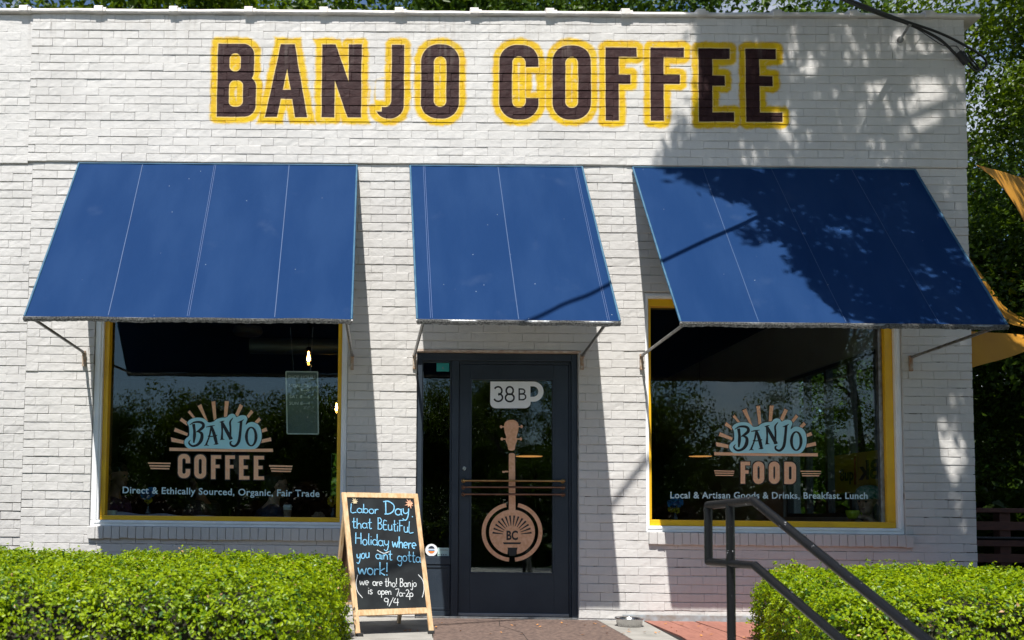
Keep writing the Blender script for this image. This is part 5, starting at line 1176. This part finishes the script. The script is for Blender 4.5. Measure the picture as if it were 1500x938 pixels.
    if extra == 'glasses':
        mb = MB()
        for b_ in (.031, -.031): mb.tube([g_(.108, b_+.022*math.cos(a), .012+.017*math.sin(a)) for a in [i*2*math.pi/14 for i in range(15)]], .0022, 6)
        mb.tube([g_(.106, .05, .016), g_(.0, .092, .014)], .0022, 6).tube([g_(.106, -.05, .016), g_(.0, -.092, .014)], .0022, 6).build('spectacles', M_steel_sh, t_)
    return t_
def at3(px, py, y): return at(px, py, y)
h1 = at(172, 699, .78); person('person with a dark hair bun in a purple top, left end of the window', h1, (.95, -.3), M_skin, M_purple, 'bun', {1: ((.02, .24, -.46), (.24, .20, -.50), (1, -.2, 0)), -1: ((.02, -.24, -.46), (.26, -.14, -.50), (1, .2, 0))})
h2 = at(405, 712, .80); person('person in glasses and a dark navy shirt behind the paper cup', h2, (.93, .38), M_skin2, M_polo, 'short', {1: ((.04, .24, -.44), (.24, .22, -.49), (1, 0, 0)), -1: ((.06, -.25, -.45), (.27, -.22, -.47), (1, .1, 0))}, 'glasses')
h3 = at(292, 708, 1.5); person('person in a grey striped shirt further back between two others', h3, (-.8, .5), M_skin, M_stripe, 'short', {1: ((.05, .24, -.45), (.28, .16, -.46), (1, -.2, 0)), -1: ((.05, -.24, -.45), (.28, -.16, -.46), (1, .2, 0))})
h4 = at(1272, 737, .52); person('person in a green patterned cap sipping from a lime cup', h4, (-.82, -.55), M_skin2, M_coat, 'hat', {1: ((.10, .21, -.26), (.155, .085, -.14), (.5, -.75, .25)), -1: ((.10, -.21, -.28), (.17, -.05, -.145), (.4, .75, .2))})
for (hx, hy) in ((h1.x, h1.y), (h2.x, h2.y), (h3.x, h3.y), (h4.x, h4.y)):
    pass
# stools under the sitters
gst = 'bar stools inside the windows'
for h_i, f_i, lb in ((h1, (.95, -.3), 'black stool under the person in purple'), (h2, (.93, .38), 'black stool under the person in the navy shirt'), (h3, (-.8, .5), 'black stool under the person in stripes'), (h4, (-.82, -.55), 'black stool under the person in the green cap')):
    fv = Vector((f_i[0], f_i[1], 0)).normalized(); sc_ = Vector((h_i.x, h_i.y, 0))-fv*.10; zt = h_i.z-.70-.14
    if zt < .3: zt = .3
    s_t = thing('bar_stool', lb, 'stool', (sc_.x, sc_.y, .06), gst)
    MB().lathe([(0, zt-.04), (.17, zt-.035), (.18, zt-.01), (.17, zt), (0, zt)], (sc_.x, sc_.y, 0), 20).build('seat', M_wood_int, s_t)
    for k in range(4): a = R(45+90*k); MB().tube([(sc_.x+.12*math.cos(a), sc_.y+.12*math.sin(a), zt-.03), (sc_.x+.20*math.cos(a), sc_.y+.20*math.sin(a), .06)], .013, 8).build('leg', M_pipe, s_t)
# window counters
for (xa, xb, lb) in ((-2.50, -.46, 'dark wooden window counter inside the left window'), (2.22, 4.28, 'dark wooden window counter inside the right window')):
    ct = thing('window_counter', lb, 'counter', ((xa+xb)/2, .4, .06), 'counters inside the windows')
    MB().box(xa, xb, .262, .60, .845, .878, .004).build('top', M_wood_int, ct)
    for x_ in (xa+.1, xb-.1): MB().box(x_-.03, x_+.03, .50, .56, .06, .845, .004).build('leg', M_pipe, ct)
zc = .878
# folded pale cloth along the left window sill
c0_ = at(160, 750, .17); V = []
for i in range(25):
    u = i/24; x = c0_.x+.02+u*1.0; hh = .030*(1-u)+.006+.008*math.sin(u*17)
    V += [(x, .15, .882+0.0), (x, .17, .882+hh), (x, .24+.02*math.sin(u*9), .884+hh*.8), (x, .262, .884)]
tag(MB().add(V, [(4*i+j, 4*i+4+j, 4*i+5+j, 4*i+1+j) for i in range(24) for j in range(3)], True).build('cloth', mat('pale_cloth', (.42, .46, .47), .9, c2=(.30, .22, .38), vscale=5)), 'pale rumpled cloth along the bottom of the left window', 'cloth')
bx0 = at(154, 746, .17); tag(MB().box(bx0.x, bx0.x+.10, .145, .20, .882, .935, .004).build('paper_box', M_paper), 'small white box in the bottom left corner of the window', 'box')
# paper cup
q = at(421, 757, .35); cup = thing('paper_cup', 'white paper coffee cup with lid and brown sleeve on the counter', 'cup', (q.x, .35, zc))
MB().lathe([(.0, .001), (.029, .001), (.039, .103)], (q.x, .35, zc), 24).build('cup', M_paper, cup); MB().lathe([(.042, .101), (.042, .112), (.037, .116), (.036, .124), (.0, .124)], (q.x, .35, zc), 24).build('lid', M_signwhite, cup); MB().lathe([(.0325, .022), (.0385, .078)], (q.x, .35, zc), 24).build('sleeve', M_kraft, cup)
q = at(467, 757, .33); bm = bmesh.new(); bmesh.ops.create_icosphere(bm, subdivisions=3, radius=.045)
for v in bm.verts: v.co = Vector((v.co.x*1.25*(1+random.gauss(0, .12)), v.co.y*(1+random.gauss(0, .1)), max(v.co.z, -.02)*(1+random.gauss(0, .25))*.8))+Vector((q.x, .33, zc+.02))
tag(MB().bm(bm).build('crumpled_napkin', M_kraft), 'crumpled brown napkin on the counter right of the cup', 'napkin')
def vase(px, py, y, kinds, label):
    q = at(px, py, y); t_ = thing('flower_vase', label, 'vase', (q.x, y, zc), 'little vases of flowers in the windows')
    MB().lathe([(0, .001), (.024, .001), (.026, .04), (.020, .06), (.009, .08), (.009, .10)], (q.x, y, zc), 18).build('bottle', M_vase, t_)
    for (dx, dz, rr_, m_) in kinds:
        c = Vector((q.x+dx, y, zc+dz)); MB().tube([(q.x, y, zc+.08), c], .002, 5).build('stem', M_stem, t_); mb = MB()
        for k in range(46):
            d = Vector(rng.normal(size=3)); d.normalize(); t1 = d.orthogonal().normalized()*rr_*.22; e = c+d*rr_; mb.add([c+t1*.4, c-t1*.4, e-t1, e+t1], [(0, 1, 2, 3)])
        mb.build('blossom', m_, t_)
vase(217, 748, .33, [(-.02, .20, .05, M_bflower), (.02, .225, .045, M_bflower), (.0, .155, .035, M_yflower)], 'vase with blue and yellow flowers near the left person')
vase(488, 757, .33, [(.0, .16, .055, M_yflower)], 'vase with one yellow flower at the right end of the left window')
vase(989, 760, .33, [(-.025, .17, .045, M_bflower), (.03, .18, .045, M_bflower), (.0, .215, .045, M_bflower), (-.035, .12, .03, M_yflower), (.012, .11, .03, M_yflower)], 'vase with blue and yellow flowers in the right window')
# lime cup in the hands
q = at(1249, 753, .36); lc = thing('lime_mug', 'round lime green cup held up in both hands', 'cup', (q.x, q.y, q.z-.03))
MB().lathe([(.0, -.045), (.030, -.045), (.045, -.028), (.056, .0), (.060, .032), (.056, .032), (.050, .0), (.0, -.03)], q, 26).build('bowl', M_limecup, lc); MB().tube([q+Vector((.052, 0, .015)), q+Vector((.08, 0, .01)), q+Vector((.078, 0, -.018)), q+Vector((.045, 0, -.025))], .006, 8).build('handle', M_limecup, lc)
# hours sign on chains
ya = .20; hs = thing('hours_sign', 'grey SHOP HOURS sign hanging on chains in the left window', 'sign', at(442, 546, ya))
def HZ(a, b): q = at(380+a/4.69, 440+b/4.69, ya); return q
c4 = [HZ(183, 491), HZ(400, 493), HZ(405, 919), HZ(191, 917)]
MB().add([(c.x, ya+d, c.z) for d in (0, .004) for c in c4], [(0, 3, 2, 1), (4, 5, 6, 7), (0, 1, 5, 4), (1, 2, 6, 5), (2, 3, 7, 6), (3, 0, 4, 7)]).build('board', M_hours, hs)
mb = MB(); tq = [Vector((c.x, ya-.002, c.z)) for c in c4]
for i in range(4):
    p_, q_ = tq[i], tq[(i+1) % 4]; ribbon(mb, [p_, q_], .011, Vector((0, -1, 0)), .0002*i)
mb.build('border', M_hoursw, hs)
for body, a, b, c, em in (('SHOP HOURS', 198, 386, 538, .036), ('MON\u2014FRI', 205, 350, 598, .034), ('7\u20149', 280, 345, 627, .030), ('SAT 8\u20146', 206, 347, 672, .034), ('SUN 8\u20144', 206, 347, 718, .034)):
    A_ = HZ(a, c); B_ = HZ(b, c+2); place_text(body, A_.x, A_.z, B_.x, B_.z, em*1.12, ya-.004, M_hoursw, hs, spacing=1.04)
for a, b in ((212, 235), (368, 350)):
    A_ = HZ(a, 185); B_ = HZ(b, 492); mb = MB(); n = 34
    for i in range(n):
        p_ = A_.lerp(B_, i/n); q_ = A_.lerp(B_, (i+.8)/n); o_ = .003 if i % 2 else 0; mb.tube([p_+Vector((o_, 0, 0)), q_+Vector((-o_, 0, 0))], .0026, 5)
    mb.build('chain', M_steel, hs)
# lamps
M_bulbgl = glass_mat('amber_jar_glass', (.9, .75, .5)); M_fil = mat('lit_filament', (1, .6, .2), .5, emit=(1, .50, .14), estr=70)
M_disc = mat('lit_lamp_disc', (.5, .3, .1), .5, emit=(1, .42, .12), estr=.55)
M_glow = mat('warm_bulb', (1, .7, .4), .5, emit=(1, .52, .16), estr=55)
def pendant(px, py, y, s, label):
    q = at(px, py, y); t_ = thing('pendant_lamp', label, 'lamp', (q.x, y, q.z), 'jar lamps hanging inside the shop')
    MB().lathe([(.0, -.07*s), (.045*s, -.068*s), (.052*s, -.04*s), (.052*s, .05*s), (.034*s, .075*s), (.030*s, .09*s)], q, 20).build('jar', M_bulbgl, t_)
    MB().lathe([(.0, .12*s), (.022*s, .115*s), (.033*s, .09*s), (.033*s, .075*s)], q, 18).build('cap', M_pipe, t_)
    MB().lathe([(0, -.028*s), (.013*s, -.02*s), (.018*s, 0), (.012*s, .03*s), (.006*s, .07*s)], q, 12).build('bulb', M_glow, t_); MB().tube([q+Vector((0, 0, -.018*s)), q+Vector((0, 0, .03*s))], .004*s, 6).build('filament', M_fil, t_)
    MB().tube([q+Vector((0, 0, .1*s)), (q.x, y, 3.35)], .003, 6).build('cord', M_rubberwire, t_)
pendant(452, 526, 1.0, 1.0, 'lit amber jar lamp hanging above the shop hours sign'); pendant(493, 599, 3.2, .95, 'small lit jar lamp further back by the window edge')
q = at(775, 667, 3.6); t_ = thing('pendant_lamp', 'wide shallow lamp glowing orange seen through the door glass', 'lamp', (q.x, 3.6, q.z))
MB().lathe([(.012, .05), (.05, .04), (.14, .012), (.175, -.012), (.17, -.014), (.13, .0), (.0, .02)], q, 28).build('shade', mat('copper_shade', (.5, .25, .1), .35, metal=1), t_); MB().lathe([(0, -.010), (.165, -.012), (.165, -.016), (0, -.016)], q, 28).build('diffuser', M_disc, t_); MB().tube([q+Vector((0, 0, .04)), (q.x, 3.6, 3.35)], .003, 6).build('cord', M_rubberwire, t_)
q = at(1026, 667, 3.8); t_ = thing('pendant_lamp', 'wide shallow lamp glowing deep inside the right window', 'lamp', (q.x, 3.8, q.z))
MB().lathe([(.012, .05), (.05, .04), (.12, .012), (.15, -.012), (.145, -.014), (.11, .0), (.0, .02)], q, 28).build('shade', MATS['copper_shade'], t_); MB().lathe([(0, -.010), (.14, -.012), (.14, -.016), (0, -.016)], q, 28).build('diffuser', M_disc, t_); MB().tube([q+Vector((0, 0, .04)), (q.x, 3.8, 3.35)], .003, 6).build('cord', M_rubberwire, t_)
# duct and ceiling disc
q = at(450, 508, 2.0); tag(MB().tube([(q.x-.62, 2.0, q.z), (q.x+1.6, 2.0, q.z)], .085, 20).build('ceiling_duct', mat('dull_dark_duct', (.10, .14, .15), .5, metal=.6)), 'round metal ceiling duct seen behind the hanging jar lamp', 'duct')
q = at(363, 491, 2.6); tag(MB().lathe([(.02, .10), (.16, .09), (.175, .04), (.15, .0), (.10, .012), (.0, .02)], q, 28).tube([q+Vector((0, 0, .1)), (q.x, 2.6, 3.35)], .01, 8).build('ceiling_fixture', mat('grey_shade', (.16, .16, .16), .5)), 'round grey ceiling fixture near the top of the left window', 'ceiling fixture')
# yellow banner in the side window, its lettering read from behind
ya0, ya1 = 1.95, .98; zb0, zb1 = 1.20, 1.60; xb = XR-.26
bn = thing('banner', 'yellow banner with backwards lettering hanging deep in the right window', 'banner', (xb, 1.45, 1.6))
MB().add([(xb, ya0, zb0), (xb, ya1, zb0), (xb, ya1, zb1), (xb, ya0, zb1), (xb+.01, ya0, zb0), (xb+.01, ya1, zb0), (xb+.01, ya1, zb1), (xb+.01, ya0, zb1)], [(0, 1, 2, 3), (7, 6, 5, 4), (0, 3, 7, 4), (1, 5, 6, 2)]).build('cloth', mat('yellow_banner_cloth', (.62, .42, .02), .7, emit=None), bn)
for word, u0, u1, em in (('Bk', .52, .95, .26), ('qu8', .12, .42, .17)):
    me = text_mesh(word, 'lettering', True)
    for v in me.vertices:
        u = u0+(u1-u0)*v.co.x; v.co = Vector((xb-.004, ya0+(ya1-ya0)*u, zb0+.13+v.co.z*em))
    me.materials.clear(); link('lettering', me, M_black, bn)
MB().box(xb-.006, xb-.002, ya0+(ya1-ya0)*.45-.02, ya0+(ya1-ya0)*.45+.02, zb0+.08, zb1-.03).build('red_stripe', mat('red_print', (.4, .03, .02), .6), bn)

# street lanterns across the road (mirrored in the glass)
for i, (x, y, lb) in enumerate(((-2.9, -9.2, 'black lantern post at the kerb left of the steps'), (3.4, -9.2, 'black lantern post at the kerb right of the steps'))):
    sl_ = thing('street_lamp', lb, 'street lamp', (x, y, -.74), 'black lantern posts along the kerb')
    MB().lathe([(.11, 0), (.10, .12), (.05, .22), (.035, .5), (.03, 2.3), (.05, 2.34), (.03, 2.40)], (x, y, -.74), 14).build('post', M_pipe, sl_)
    MB().lathe([(.05, 2.40), (.09, 2.44), (.14, 2.75), (.14, 2.755)], (x, y, -.74), 6, False).build('lantern_glass', mat('lantern_glass', (.25, .26, .25), .2), sl_)
    MB().lathe([(.17, 2.755), (.12, 2.85), (.03, 2.92), (.02, 3.0), (.0, 3.02)], (x, y, -.74), 6, False).build('lantern_roof', M_pipe, sl_)

# fallen leaves on the paving
M_fl = mat('orange_dead_leaf', (.55, .24, .06), .8, c2=(.35, .15, .05), vscale=30)
lw_ = ['tiny', 'small', 'curled', 'dry', 'broken', 'orange', 'rusty']
for i in range(44):
    x = random.uniform(.0, 2.6); y = -random.uniform(.12, 1.15); s = random.uniform(.012, .024); a = random.uniform(0, 6.28); ca, sa = math.cos(a)*s, math.sin(a)*s; z = .056
    mb = MB().add([(x-ca, y-sa, z), (x+sa*.5, y-ca*.5, z+.004), (x+ca, y+sa, z+.008), (x-sa*.5, y+ca*.5, z+.005), (x, y, z+.001)], [(0, 1, 4), (1, 2, 4), (2, 3, 4), (3, 0, 4)])
    o_ = mb.build('fallen_leaf', M_fl); tag(o_, 'dry orange leaf fallen on the paving by the door', 'leaf', 'dry leaves on the paving by the door')
